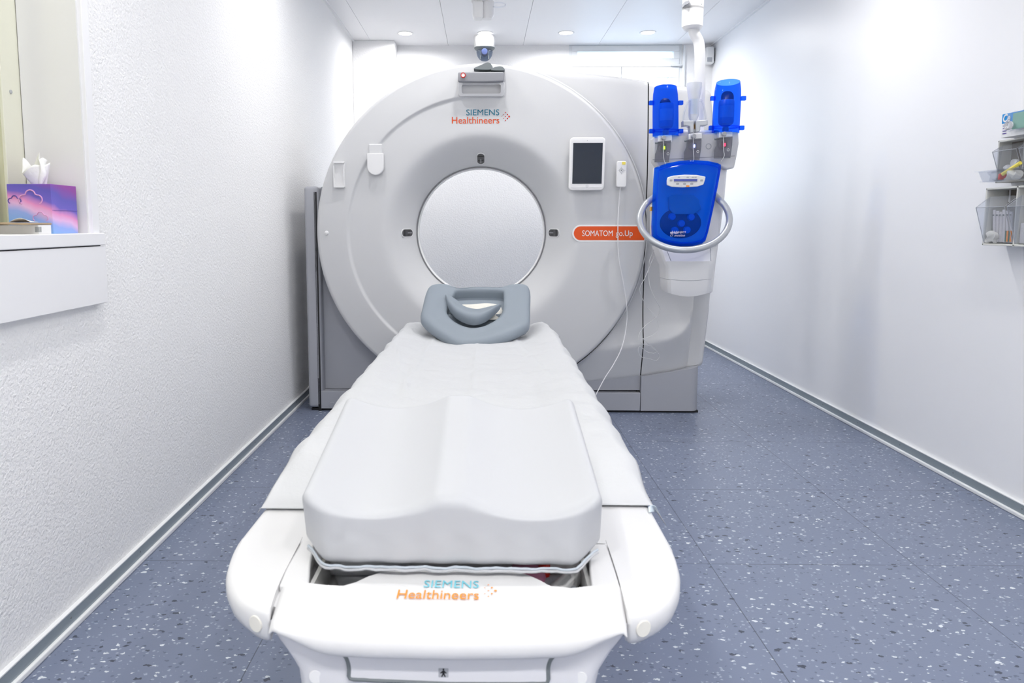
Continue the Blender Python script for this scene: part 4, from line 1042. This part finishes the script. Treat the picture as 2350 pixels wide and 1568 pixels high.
# the door itself: bowed translucent shell
dp = [DI(x, y) for x, y in doorpts]; dcx = sum(p[0] for p in dp)/len(dp); dcz = sum(p[1] for p in dp)/len(dp)
dn = []
for i in range(len(dp)):
    a, c = dp[i], dp[(i+1) % len(dp)]
    for j in range(4): dn.append((lerp(a[0], c[0], j/4), lerp(a[1], c[1], j/4)))
prof = [(.001, -.016), (.3, -.0155), (.6, -.013), (.82, -.008), (.93, -.004), (.985, .001), (1.0, .008), (1.0, .040), (.985, .040), (.975, .006), (.9, .001)]
b = MB().grid(lambda k, i: (lerp(dcx, dn[i][0], k[0]), VDr+k[1], lerp(dcz, dn[i][1], k[0])), prof, list(range(len(dn))), close=True)
door = J.part('blue_door', b, M_bluedoor, ang=50, label='translucent blue door')
VP = VDr-.016
cpn = [I(x, y, VP) for x, y in ((1532, 407), (1545, 403.5), (1570, 401.5), (1598, 402), (1618, 406), (1617, 412), (1613, 424), (1600, 428.5), (1565, 430.5), (1540, 429), (1530, 425), (1530, 414))]
pn = J.part('control_panel', MB().prism(cpn, UZ, VP-.010, VP+.004), M_white, bevel=.003, parent=door, label='white control panel')
def onp(xa, ya, xb, yb, m, nm, d=.0108, r=.001):
    a = I(xa, yb, VP-.01); c = I(xb, ya, VP-.01); J.part(nm, MB().prism(rrect((a[0]+c[0])/2, (a[1]+c[1])/2, c[0]-a[0], c[1]-a[1], r), UZ, VP-d-.0012, VP-.008), m, parent=door)
onp(1546.5, 411, 1600, 416, M_lcd, 'display'); onp(1546.5, 416.4, 1600, 418.4, M_gbar, 'display_edge')
for x in (1555, 1571, 1587.5): onp(x-3.5, 420, x+3.5, 424, M_gbar, 'key', r=.004)
onp(1558, 426, 1565, 429, M_white2, 'key'); onp(1574.5, 425.5, 1582, 429, M_lorange, 'orange_key', r=.002)
for x in (1540, 1610): onp(x-3, 412, x+3, 416.5, M_gbar, 'key', r=.002)
for x in (1558, 1578, 1590, 1596): onp(x-2.5, 406, x+2.5, 407.5, M_gbar, 'caption_mark', r=.0005)
VQ = VDr-.0165
def itext(s_, xa, ya, xb, yb, bold, sh=0):
    a = I(xa, yb, VQ); c = I(xb, ya, VQ); J.part('lettering', text_mb(s_, a[0], c[0], a[1], c[1], lambda p, d: (p[0], VQ+.0045*0-.0012-d, p[1]), bold=bold, shear=sh), M_white, parent=door)
itext('ulrich', 1538, 530, 1556, 536.5, .025); itext('INJECT', 1556, 531, 1574, 536.5, 0); itext('CT', 1538, 538.5, 1545, 543, 0); itext('motion', 1547, 538, 1572, 543, .0, .4)
# silver handle: one bent tube, an oval hoop leaning towards the room
ha = []
for i in range(49):
    a = math.radians(146+ (398-146)*i/48); x = 1571+103*math.cos(a); y = 504-70*math.sin(a)
    v = VI-.06-.10*max(-1, -math.sin(a)) if math.sin(a) < 0 else VI-.06+.05*math.sin(a)
    v = VI-.07+.075*math.sin(a)
    p = I(x, y, v); ha.append((p[0], v, p[1]))
e0 = I(1508, 448, VI+.03); e1 = I(1640, 448, VI+.03)
J.part('handle', MB().tube([(e0[0], VI+.03, e0[1])]+ha+[(e1[0], VI+.03, e1[1])], .0158, 20, smooth=2), M_silver, label='oval silver handle')
# yellow clip and violet mark behind the handle on the gantry side
J.part('side_clip', MB().prism([I(x, y, VI+.05) for x, y in ((1492, 475), (1497, 475), (1497, 485), (1492, 484))], UZ, VI+.03, VI+.06), M_amber, label='yellow clip')
J.part('side_bracket', MB().prism([I(x, y, VI+.04) for x, y in ((1496, 470), (1510, 470), (1510, 548), (1496, 544))], UZ, VI+.03, VI+.08), M_white2, bevel=.003)
# three valve heads with smoky flaps and lamps
heads = [(1523, 312, 1507, 1538, 326, 372, M_ledg, 340), (1591.5, 308, 1574, 1608, 321, 367, M_ledb, 336), (1661, 303, 1643, 1679, 317, 363, M_ledr, 333)]
for k, (hx, hy, xa, xb, ya, yb, led, ly) in enumerate(heads):
    vv = VI-.03
    bl = J.part('valve_block', MB().prism([I(x, y, vv) for x, y in ((hx-14, hy), (hx+17, hy-2), (hx+17, ya+2), (hx-14, ya+2))], UZ, vv-.02, VI), M_white2, bevel=.004)
    fp = [I(x, y, vv-.025) for x, y in ((xa+2, ya), (xb+1, ya-3), (xb, ya+16), (xb-4, yb-2), (xb-4, yb), (xa-5, yb+.5), (xa-4, yb-18), (xa+1, ya+16))]
    fl_ = J.part('smoky_flap', MB().prism(fp, UZ, vv-.030, vv-.022), M_smoke, bevel=.001, seg=1, parent=bl, label='smoky grey flap')
    eg = [(p[0], vv-.0305, p[1]) for p in fp]; J.part('flap_edge', MB().tube(eg+[eg[0]], .0010, 5), M_gdark, parent=bl)
    q = I(hx-1, ly, vv-.01); J.part('valve_knob', MB().lathe([(0, -.014), (.017, -.014), (.019, -.006), (.019, .01)], (q[0], vv-.008, q[1]), 'y', 24), M_gbar, parent=bl)
    J.part('status_lamp', MB().prism(rrect(q[0], q[1]-.001, .006, .015, .003), UZ, vv-.0345, vv-.028), led, parent=bl)
    q = I(hx+10, yb-19, vv-.031); J.part('flap_mark', MB().lathe([(.0045, 0), (.0062, 0), (.0062, -.0006), (.0045, -.0006)], (q[0], vv-.0305, q[1]), 'y', 20), M_white, parent=bl)
    q = I(hx-1, hy+5, vv-.02); J.part('spike_port', MB().lathe([(0, -.03), (.009, -.03), (.012, -.02), (.008, 0)], (q[0], vv-.01, q[1]), 'y', 18), M_gbar, parent=bl)
    b = MB(); b.tube([(I(hx-1, y, vv-.03)[0]+dx, vv-.033, I(hx-1, y, vv-.03)[1]) for y, dx in ((hy+8, 0), (ly+10, 0), (yb-5, .003), (yb+8, .012*(1-k)))], .0018, 6, smooth=5); J.part('patient_line', b, M_tube, parent=bl)
    J.part('hinge_pin', MB().tube([(I(xa-6, ya+4, vv)[0], vv-.02, I(xa-6, ya+4, vv)[1]), (I(xa+4, ya+3, vv)[0], vv-.02, I(xa+4, ya+3, vv)[1])], .004, 8), M_gdark, parent=bl)
q = I(1626, 336, VI-.02); J.part('round_mark', MB().lathe([(.010, 0), (.012, -.001), (.014, 0)], (q[0], VI-.021, q[1]), 'y', 28), M_gbar)
# blue bottle shades
def shade(x0, x1, y0, y1, lab, tilt_=0, opening=False):
    a = I(x0, y1, VI-.02); c = I(x1, y0, VI-.02); cx2, rr, h = (a[0]+c[0])/2, (c[0]-a[0])/2, c[1]-a[1]
    prof = [(1.0, 0), (1.0, h*.10), (1.0, h*.45), (.985, h*.70), (.95, h*.86), (.88, h*.97), (.86, h), (.84, h)]
    def fn(p, an):
        return (cx2+rr*p[0]*math.cos(an)+tilt_*p[1], VI-.02+rr*.8*p[0]*math.sin(an), a[1]+p[1]+.010*p[0]*(math.sin(an)*-.9 if p[1] > h*.9 else 0))
    AN = [2*PI*i/48 for i in range(48)]
    b = MB().grid(fn, prof, AN, close=True)
    if not opening: b.add([fn(prof[-1], an) for an in AN], [tuple(range(48))])
    s = J.part('bottle_shade', b, M_blue, ang=60, label=lab)
    b = MB().grid(fn, [(1.0, h*.105), (1.015, h*.11), (1.015, h*.13), (1.0, h*.135)], AN, close=True); J.part('shade_band', b, M_blue, parent=s)
    # dark cut-out on the front
    for yy, d in ((.10, 1), (.68, 1)):
        for sg in (-1, 1):
            J.part('shade_clip', MB().box((cx2+sg*(rr+.008)+tilt_*h*yy, VI-.03, a[1]+h*yy), (.022, .02, .020)), M_blue, parent=s, bevel=.003)
    wv = VI-.02-rr*.8
    u_, z_ = cx2+.002+(.012 if opening else 0), a[1]+h*(.66 if not opening else .62)
    w2, h2 = (.026, .034) if not opening else (.030, .055)
    b = MB(); b.prism(rrect(u_, z_, w2*2, h2*2, .026), UZ, VI-.02+rr*.50, VI-.02+rr*.54); J.part('shade_window', b, M_deepb, parent=s, label='dark oval window')
    return cx2, rr, a[1], h
s1_ = shade(1498, 1560, 201, 313, 'blue clear shade, left', -.03)
s2_ = shade(1634, 1700, 189, 306, 'blue clear shade with open top, right', .02, True)
def bottle(name, label, cx2, z0, r, h, m):
    b = MB().lathe([(0, 0), (r*.3, 0), (r*.3, h*.12), (r*.9, h*.22), (r, h*.3), (r, h*.96), (r*.93, h), (0, h)], (cx2, VI-.02, z0), 'z', 28)
    t = Thing(name, label, 'bottle', (cx2, VI-.02, z0), 'W'); t.part('flask', b, m); t.part('neck_cap', MB().lathe([(0, -.006), (r*.42, -.006), (r*.42, h*.1), (0, h*.1)], (cx2, VI-.02, z0), 'z', 20), M_gbar)
    t.part('label', MB().lathe([(r*1.01, h*.42), (r*1.01, h*.80)], (cx2, VI-.02, z0), 'z', 28, a0=PI*1.1, a1=PI*1.75), M_white2)
bottle('contrast_bottle', 'contrast bottle inside the left blue shade, left of the clear bottle holder', s1_[0], s1_[2]+.012, .034, .14, mat('bottle_pale', (.45, .55, .70), .3))
bottle('contrast_bottle', 'contrast bottle inside the right blue shade, nearest the smooth wall', s2_[0], s2_[2]+.012, .036, .14, MATS['bottle_pale'])
# middle holder with an upturned clear bottle
mu, mz = I(1592, 290, VI-.03)
b = MB()
hol = J.part('bottle_holder', MB().prism([I(x, y, VI-.03) for x, y in ((1565, 292), (1565, 278), (1590, 278), (1590, 305), (1581, 307), (1580, 292), (1572, 290))], UZ, VI-.05, VI-.01), M_silver, bevel=.004)
J.part('bottle_holder', MB().prism([I(x, y, VI-.03) for x, y in ((1622, 288), (1621, 276), (1594, 278), (1594, 305), (1604, 303), (1605, 290), (1615, 290))], UZ, VI-.05, VI-.01), M_silver, bevel=.004)
for sg, px_ in ((-1, ((1566, 285), (1569, 260), (1577, 236), (1584, 232))), (1, ((1621, 283), (1617, 255), (1610, 232), (1603, 232)))):
    J.part('clear_wing', MB().tube([(I(x, y, VI-.03)[0], VI-.035, I(x, y, VI-.03)[1]) for x, y in px_], .0045, 8, smooth=5), M_clear, parent=hol)
    J.part('wing_web', MB().prism([I(x, y, VI-.03) for x, y in px_]+[I(1584 if sg < 0 else 1603, 284, VI-.03)], UZ, VI-.036, VI-.033), M_clear, parent=hol)
r = .024; t = Thing('saline_bottle', 'clear white upturned bottle in the middle injector holder between blue shades', 'bottle', (mu, VI-.03, mz), 'W')
t.part('flask', MB().lathe([(0, 0), (.006, 0), (.008, .02), (r*.8, .035), (r, .05), (r*1.02, .12), (r*1.3, .16), (r*1.45, .185), (r*1.4, .20), (0, .202)], (mu, VI-.02, mz), 'z', 32), tinted('milky_clear', (.86, .88, .92), .7, .2, (.95, .97, 1)))
t.part('label', MB().lathe([(r*1.04, .055), (r*1.06, .125)], (mu, VI-.02, mz), 'z', 24, a0=PI*1.15, a1=PI*1.65), mat('pale_blue_label', (.55, .62, .74), .5))
t.part('neck_cap', MB().lathe([(0, -.012), (.007, -.012), (.007, .012), (0, .012)], (mu, VI-.02, mz), 'z', 20), M_amber, label='yellow cap')
# coiled thin line hanging from the injector
V2 = VI+.09
pth = [(1503, 560), (1500, 578), (1492, 598), (1490, 620), (1489, 645), (1494, 668), (1505, 690), (1515, 710), (1508, 728), (1490, 742), (1474, 756), (1465, 772), (1470, 786), (1484, 792), (1500, 797), (1508, 806), (1502, 812), (1485, 808), (1468, 795), (1463, 805), (1470, 818), (1490, 824), (1508, 828), (1514, 816), (1500, 800), (1480, 782), (1472, 778), (1490, 772), (1508, 762), (1512, 745), (1500, 722), (1485, 705), (1474, 685), (1467, 662), (1478, 640), (1488, 620), (1497, 600), (1503, 585), (1501, 565)]
solo('infusion_line', 'thin clear infusion tube looping down from the injector in front of the gantry', 'tube',
     MB().tube([(I(x, y, V2)[0], V2+.012*math.sin(i*.9), I(x, y, V2)[1]) for i, (x, y) in enumerate(pth)], .0014, 6, smooth=6), M_tube, (.85, V2, .7), 'W')

# ================================================================== WALL ORGANISERS on the right wall
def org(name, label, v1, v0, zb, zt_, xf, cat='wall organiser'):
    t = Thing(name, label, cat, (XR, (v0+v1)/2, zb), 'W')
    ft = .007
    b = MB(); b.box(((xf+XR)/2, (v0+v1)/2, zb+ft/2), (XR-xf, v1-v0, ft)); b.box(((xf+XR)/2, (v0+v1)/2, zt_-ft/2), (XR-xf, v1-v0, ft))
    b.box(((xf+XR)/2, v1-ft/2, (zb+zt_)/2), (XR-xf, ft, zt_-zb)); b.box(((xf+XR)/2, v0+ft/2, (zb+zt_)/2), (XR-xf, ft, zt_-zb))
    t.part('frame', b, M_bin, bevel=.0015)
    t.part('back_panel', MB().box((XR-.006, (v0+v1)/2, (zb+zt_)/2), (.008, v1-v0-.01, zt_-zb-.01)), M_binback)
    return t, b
def at_wall(x, y, X): p = meas(x, y, u=X, fr='W'); return p.y, p.z
xf = 1.815
v1, zt_ = at_wall(2263, 432, xf); _, zb_ = at_wall(2257, 563, xf); vd = at_wall(2330, 500, xf)[0]; bw = v1-vd
t, _ = org('tilt_bin_organiser', 'lower wall organiser with tilted clear bins holding syringe packets', v1, v1-3*bw, zb_, zt_, xf)
def tilt_bin(t, va, vb, zb, zt, xf, out_, m=M_clear):
    """clear wedge-shaped bin: bottom hinge at the frame, top swung out into the room"""
    va -= .006; vb += .006; hz = zt-zb; tk = .0022
    prof = [(xf+.002, zb+.010), (xf-out_, zb+hz*.66), (xf+.012, zb+hz*.84)]
    b = MB()
    for (xa, za), (xb, zb2_) in zip(prof, prof[1:]):
        d = Vector((xb-xa, zb2_-za)).normalized(); n_ = Vector((-d.y, d.x))*tk
        b.add([(xa, va, za), (xb, va, zb2_), (xb, vb, zb2_), (xa, vb, za), (xa+n_.x, va, za+n_.y), (xb+n_.x, va, zb2_+n_.y), (xb+n_.x, vb, zb2_+n_.y), (xa+n_.x, vb, za+n_.y)], [(0, 1, 2, 3), (7, 6, 5, 4), (0, 4, 5, 1), (3, 2, 6, 7), (0, 3, 7, 4), (1, 5, 6, 2)])
    for v_ in (va, vb):
        sg = tk if v_ == vb else -tk
        b.prism([(p[0], p[1]) for p in prof], lambda p, d: (p[0], d, p[1]), v_, v_+sg)
    o = t.part('tilt_bin', b, m, ang=20)
    e = MB()
    for v_ in (va, vb): e.tube([(p[0], v_, p[1]) for p in prof], .0011, 5)
    e.tube([(prof[1][0], va, prof[1][1]), (prof[1][0], vb, prof[1][1])], .0014, 5)
    t.part('bin_edge', e, M_gbar, parent=o)
for k in range(3):
    if k: t.part('divider', MB().box(((xf+XR)/2, v1-k*bw, (zb_+zt_)/2), (XR-xf, .006, zt_-zb_)), M_bin)
    tilt_bin(t, v1-k*bw, v1-(k+1)*bw, zb_, zt_, xf, .035)
    t.part('guide_rail', MB().box((XR-.02, v1-k*bw-.03, zt_-.025), (.004, .004, .05)), M_white2); t.part('guide_rail', MB().box((XR-.02, v1-(k+1)*bw+.03, zt_-.025), (.004, .004, .05)), M_white2)
# syringe packets standing in the first bin
labs = ['packet standing second from the far end of the lower clear bin', 'white printed packet in the lower bin next to the crumpled paper', 'narrow packet in the middle of the lower bin', 'narrow packet right of the middle in the lower bin', 'packet with green and orange foot, left of two, in the lower bin', 'packet with green and orange foot, right of two, in the lower bin']
m_pr = mat('packet_print', (.80, .78, .78), .5, noise=(300, (.55, .52, .54)))
for k in range(6):
    vv = v1-.030-k*.0165; x_ = xf+.022; hh_ = .115-.004*(k % 3)
    tt = Thing('syringe_packet', ['white printed packet at the far end of the lower clear bin', 'white printed packet second from the far end of the lower clear bin', 'white printed packet third from the far end of the lower bin', 'white printed packet left of the green and orange ones in the lower bin', 'white packet with green and orange foot, farther one in the lower bin', 'white packet with green and orange foot, nearer one in the lower bin'][k], 'packet', (x_, vv, zb_+.012), 'W', 'packets in the lower bin')
    b = MB().rbox((x_, vv, zb_+.012+hh_/2), (.006, .014, hh_), .002, (1, 2, 8), warp=lambda x, y, z: (x+.10*(zb_+.02-z)*.6, y+.02*(z-zb_)*(-1 if k < 3 else 1)*.3, z))
    tt.part('wrapper', b, m_pr)
    if k >= 4:
        tt.part('green_band', MB().box((x_-.0045, vv+.0035, zb_+.034), (.003, .006, .038)), M_green, label='green band'); tt.part('orange_band', MB().box((x_-.0045, vv-.0035, zb_+.034), (.003, .007, .038)), M_lorange, label='orange band')
    tt.part('caption', MB().box((x_-.010, vv, zb_+.108), (.002, .006, .004)), M_gdark)
b = MB().rbox((xf+.012, v1-.035, zb_+.030), (.016, .045, .038), .006, (6, 8, 8), warp=lambda x, y, z: (x+.006*math.sin(y*160), y+.005*math.sin(z*190), z+.004*math.sin(y*210)), k=2)
solo('crumpled_wrapper', 'crumpled cream wrapper lying low in the first lower clear bin', 'wrapper', b, M_ivory, (xf+.01, v1-.035, zb_+.012), 'W')
b = MB().rbox((xf+.015, v1-bw-.045, zb_+.045), (.016, .06, .07), .004, (2, 4, 4), k=2)
solo('swab_packet', 'white and pink packet in the second lower clear bin at the picture edge', 'packet', b, m_pr, (xf+.015, v1-bw-.045, zb_+.01), 'W')
# upper organiser
xf2 = 1.845
v1, zt2 = at_wall(2291, 323, xf2); _, zb2 = at_wall(2287, 420, xf2); vd = at_wall(2349, 350, xf2)[0]; bw = v1-vd
t2, _ = org('bin_organiser', 'upper wall organiser with clear bins, below the examination glove carton', v1, v1-3*bw, zb2, zt2, xf2)
zmid = lerp(zb2, zt2, .27)
for k in range(3):
    if k: t2.part('divider', MB().box(((xf2+XR)/2, v1-k*bw, (zmid+zt2)/2), (XR-xf2, .005, zt2-zmid)), M_bin)
    tilt_bin(t2, v1-k*bw, v1-(k+1)*bw, zmid-.01, zt2, xf2, .022)
# open tray in front
xt = 1.79
def traypt(x, y): return at_wall(x, y, xt)
b = MB(); va_, vb_ = v1+.002, v1-3*bw; tk = .002
b.box(((xt+XR-.02)/2, (va_+vb_)/2, zb2+.004), (XR-.02-xt, va_-vb_, tk)); zt3 = zb2+.040
b.add([(xt+.012, va_, zb2+.003), (xt+.012, vb_, zb2+.003), (xt-.006, vb_, zt3), (xt-.006, va_, zt3), (xt+.014, va_, zb2+.003), (xt+.014, vb_, zb2+.003), (xt-.004, vb_, zt3), (xt-.004, va_, zt3)], [(0, 1, 2, 3), (7, 6, 5, 4), (3, 2, 6, 7), (0, 4, 5, 1)])
b.prism([(xt+.012, zb2+.003), (xt-.006, zt3), (xf2+.01, zt3), (xf2+.01, zb2+.003)], lambda p, d: (p[0], d, p[1]), va_-.001, va_+.001)
b.box((xt+.02, (va_+vb_)/2+.006, zt3), (.07, va_-vb_+.012, .0018))
tr_ = solo('clear_tray', 'open clear plastic tray of oddments between the two wall organisers', 'tray', b, M_clear, (XR, v1, zb2), 'W', ang=20)
def odd(name, label, cat, c, s, m, wob=.003, r=.3):
    b = MB().rbox(c, s, min(s)*r, (6, 6, 6), warp=lambda x, y, z: (x+wob*math.sin(y*170+z*90), y+wob*math.sin(z*220), z+wob*math.sin(y*190+x*120)), k=2)
    return solo(name, label, cat, b, m, (c[0], c[1], c[2]-s[2]/2), 'W')
zt0 = zb2+.007
odd('plastic_wrap', 'crumpled clear wrap at the far end of the open tray', 'wrap', (xt+.035, v1-.030, zt0+.016), (.03, .05, .028), M_clear, .005)
odd('red_stopper', 'small red stopper lying in the open tray', 'stopper', (xt+.028, v1-.066, zt0+.012), (.014, .016, .022), M_red, .001)
odd('red_clip', 'small red clip standing beside the stopper in the open tray', 'clip', (xt+.034, v1-.078, zt0+.014), (.010, .008, .018), M_red, .001)
b = MB().tube([(xt+.02, v1-.082, zt0+.018), (xt+.03, v1-.105, zt0+.034), (xt+.03, v1-.15, zt0+.052)], .0065, 8); solo('yellow_stick', 'yellow stick leaning out of the open tray', 'stick', b, M_yell, (xt+.03, v1-.10, zt0), 'W')
odd('cream_gauze', 'cream gauze lump beneath the yellow stick in the open tray', 'gauze', (xt+.038, v1-.115, zt0+.013), (.03, .05, .026), M_ivory, .005)
odd('paper_slip', 'white folded slip in the upper clear bin', 'paper', (xf2+.012, v1-.075, zmid+.022), (.008, .032, .026), M_tissue, .003)
odd('paper_wad', 'white paper wad at the far end of the upper clear bin', 'paper', (xf2+.014, v1-.038, zmid+.010), (.016, .035, .016), M_tissue, .004)
# glove carton on top of the organiser
xf3 = 1.80
v1c, zc1 = at_wall(2301, 263, xf3); _, zc0 = at_wall(2297, 318, xf3)
zc0 = zt2
cb = Thing('glove_carton', 'white and blue examination glove carton on top of the upper wall organiser', 'box', (xf3+.04, v1c-.11, zc0), 'W')
cb.part('carton', MB().box(((xf3+XR-.01)/2, v1c-.11, (zc0+zc1)/2), (XR-.01-xf3, .22, zc1-zc0)), M_white, bevel=.001)
cb.part('blue_print', MB().box((xf3-.0004, v1c-.11, zc1-(zc1-zc0)*.20), (.0008, .219, (zc1-zc0)*.40)), M_blu2, label='blue print band')
hz_ = zc1-zc0
cb.part('lettering', text_mb('Ce', 0, .034, 0, .028, lambda p, d: (xf3-.0010-d, v1c-.006-p[0], zc1-hz_*.36+p[1]), bold=.03, shear=.15), M_white)
for k in range(4): cb.part('print_line', MB().box((xf3-.0006, v1c-.016, zc1-hz_*(.50+.11*k)), (.0008, .018, .0028)), M_purple)
# sealed mint green pack leaning on the carton
b = MB().rbox((xf3-.016, v1c-.130, zc0+hz_*.58), (.020, .150, hz_*.78), .009, (4, 20, 10), warp=lambda x, y, z: (x+.003*math.sin(y*90)*math.sin(z*110), y, z+.002*math.sin(y*140)), k=3)
gp = Thing('sterile_pack', 'clear sterile pack with mint green card in front of the glove carton', 'sterile pack', (xf3-.016, v1c-.130, zc0), 'W')
gp.part('pouch', b, M_clear)
gp.part('green_card', MB().box((xf3-.014, v1c-.132, zc0+hz_*.58), (.004, .120, hz_*.66)), M_mint, label='mint green card')
b = MB()
for q in range(3): b.tube([(xf3-.024, v1c-.072+.014*math.cos(a)+.006*q, zc0+hz_*.42+.012*math.sin(a)) for a in [2*PI*i/16 for i in range(17)]], .0022, 6)
gp.part('coiled_tube', b, M_tube)

# ================================================================== LEDGE ITEMS at the left
ZS = 1.0
bx0, bx1, by0, by1, bh = -1.172, -1.062, 1.775, 1.885, .122
tb = Thing('tissue_box', 'violet and blue printed tissue box on the window ledge', 'tissue box', ((bx0+bx1)/2, (by0+by1)/2, ZS), 'W')
cart = tb.part('carton', MB().box(((bx0+bx1)/2, (by0+by1)/2, ZS+bh/2), (bx1-bx0, by1-by0, bh)), M_print, bevel=.001)
def cloud(cx, cz, s):
    P_ = []
    for (ox, oz, r, a0, a1) in ((-.9, -.1, .55, 250, 85), (0, .45, .62, 170, 10), (.9, -.1, .55, 95, -70)):
        for j in range(9):
            a = math.radians(lerp(a0, a1, j/8)); P_.append((cx+s*(ox+r*math.cos(a)), by0-.0006, cz+s*(oz+r*math.sin(a))))
    return P_
for cx2, cz2, s, m, rr in ((bx0+.018, ZS+.082, .011, M_purple, .0014), (bx0+.058, ZS+.086, .020, mat('pink_line', (.70, .35, .62), .4), .0016), (bx0+.080, ZS+.040, .013, MATS['pink_line'], .001)):
    tb.part('cloud_print', MB().tube(cloud(cx2, cz2, s), rr, 6), m, parent=cart)
tb.part('side_fold', MB().box((bx1+.0004, (by0+by1)/2, ZS+.058), (.0008, by1-by0, .0008)), M_purple, parent=cart)
b = MB()
def tis(a, t):
    r = .018+.020*t*(1+.25*math.sin(3*a+1)); x = (bx0+bx1)/2-.006+r*.9*math.cos(a)-.010*t; y = (by0+by1)/2+r*.45*math.sin(a)
    z = ZS+bh-.004+.050*t+(.014*math.cos(2*a+.8)+.010*math.sin(3*a))*t; return (x, y, z)
b.grid(tis, [2*PI*i/36 for i in range(37)], [i/10 for i in range(11)])
tb.part('tissue', b, M_tissue, solid=.0006, ang=80, label='white tissue')
b = MB()
def tis2(s, t): return (bx0+.045+.040*(s-.5)*(1-.3*t)+.014*t+.004*math.sin(t*7+s*5), (by0+by1)/2-.004+.010*math.sin(s*5+t*2), ZS+bh-.006+.085*t-.02*s*t+.006*math.sin(s*9))
b.grid(tis2, [i/14 for i in range(15)], [i/12 for i in range(13)])
tb.part('tissue_fold', b, M_tissue, solid=.0006, ang=80)
vv = 1.70
p = meas(98, 520, v=vv, fr='W')
sb = Thing('pill_carton', 'flat white carton with bar code on the window ledge before the tissue box', 'box', (p.x-.11, vv+.04, ZS), 'W')
sb.part('carton', MB().box((p.x-.11, vv+.025, ZS+.0105), (.20, .05, .021)), M_white, bevel=.0008)
b = MB()
for k in range(9): b.box((p.x-.018+k*.0018, vv-.0004, ZS+.011), (.0008 if k % 2 else .0004, .0008, .013))
sb.part('bar_code', b, M_gdark)
b = MB()
b.rbox((p.x-.105, vv+.012, ZS+.0245), (.19, .085, .005), .002, (12, 6, 2), warp=lambda x, y, z: (x, y, z+.0008*math.sin(x*60)+.006*max(0, (x-p.x+.02))*0), k=2)
solo('brown_folder', 'flat brown cardboard sleeve lying on the white carton', 'cardboard', b, M_card, (p.x-.10, vv+.02, ZS+.021), 'W')
b = MB().grid(lambda s, t: (p.x-.075+.05*s, vv-.006+.03*t, ZS+.0285+.009*math.sin(PI*s)*(1-t)), [i/10 for i in range(11)], [i/6 for i in range(7)])
solo('paper_scrap', 'torn white paper scrap on the brown cardboard sleeve', 'paper', b, M_tissue, (p.x-.05, vv, ZS+.031), 'W', solid=.0006)
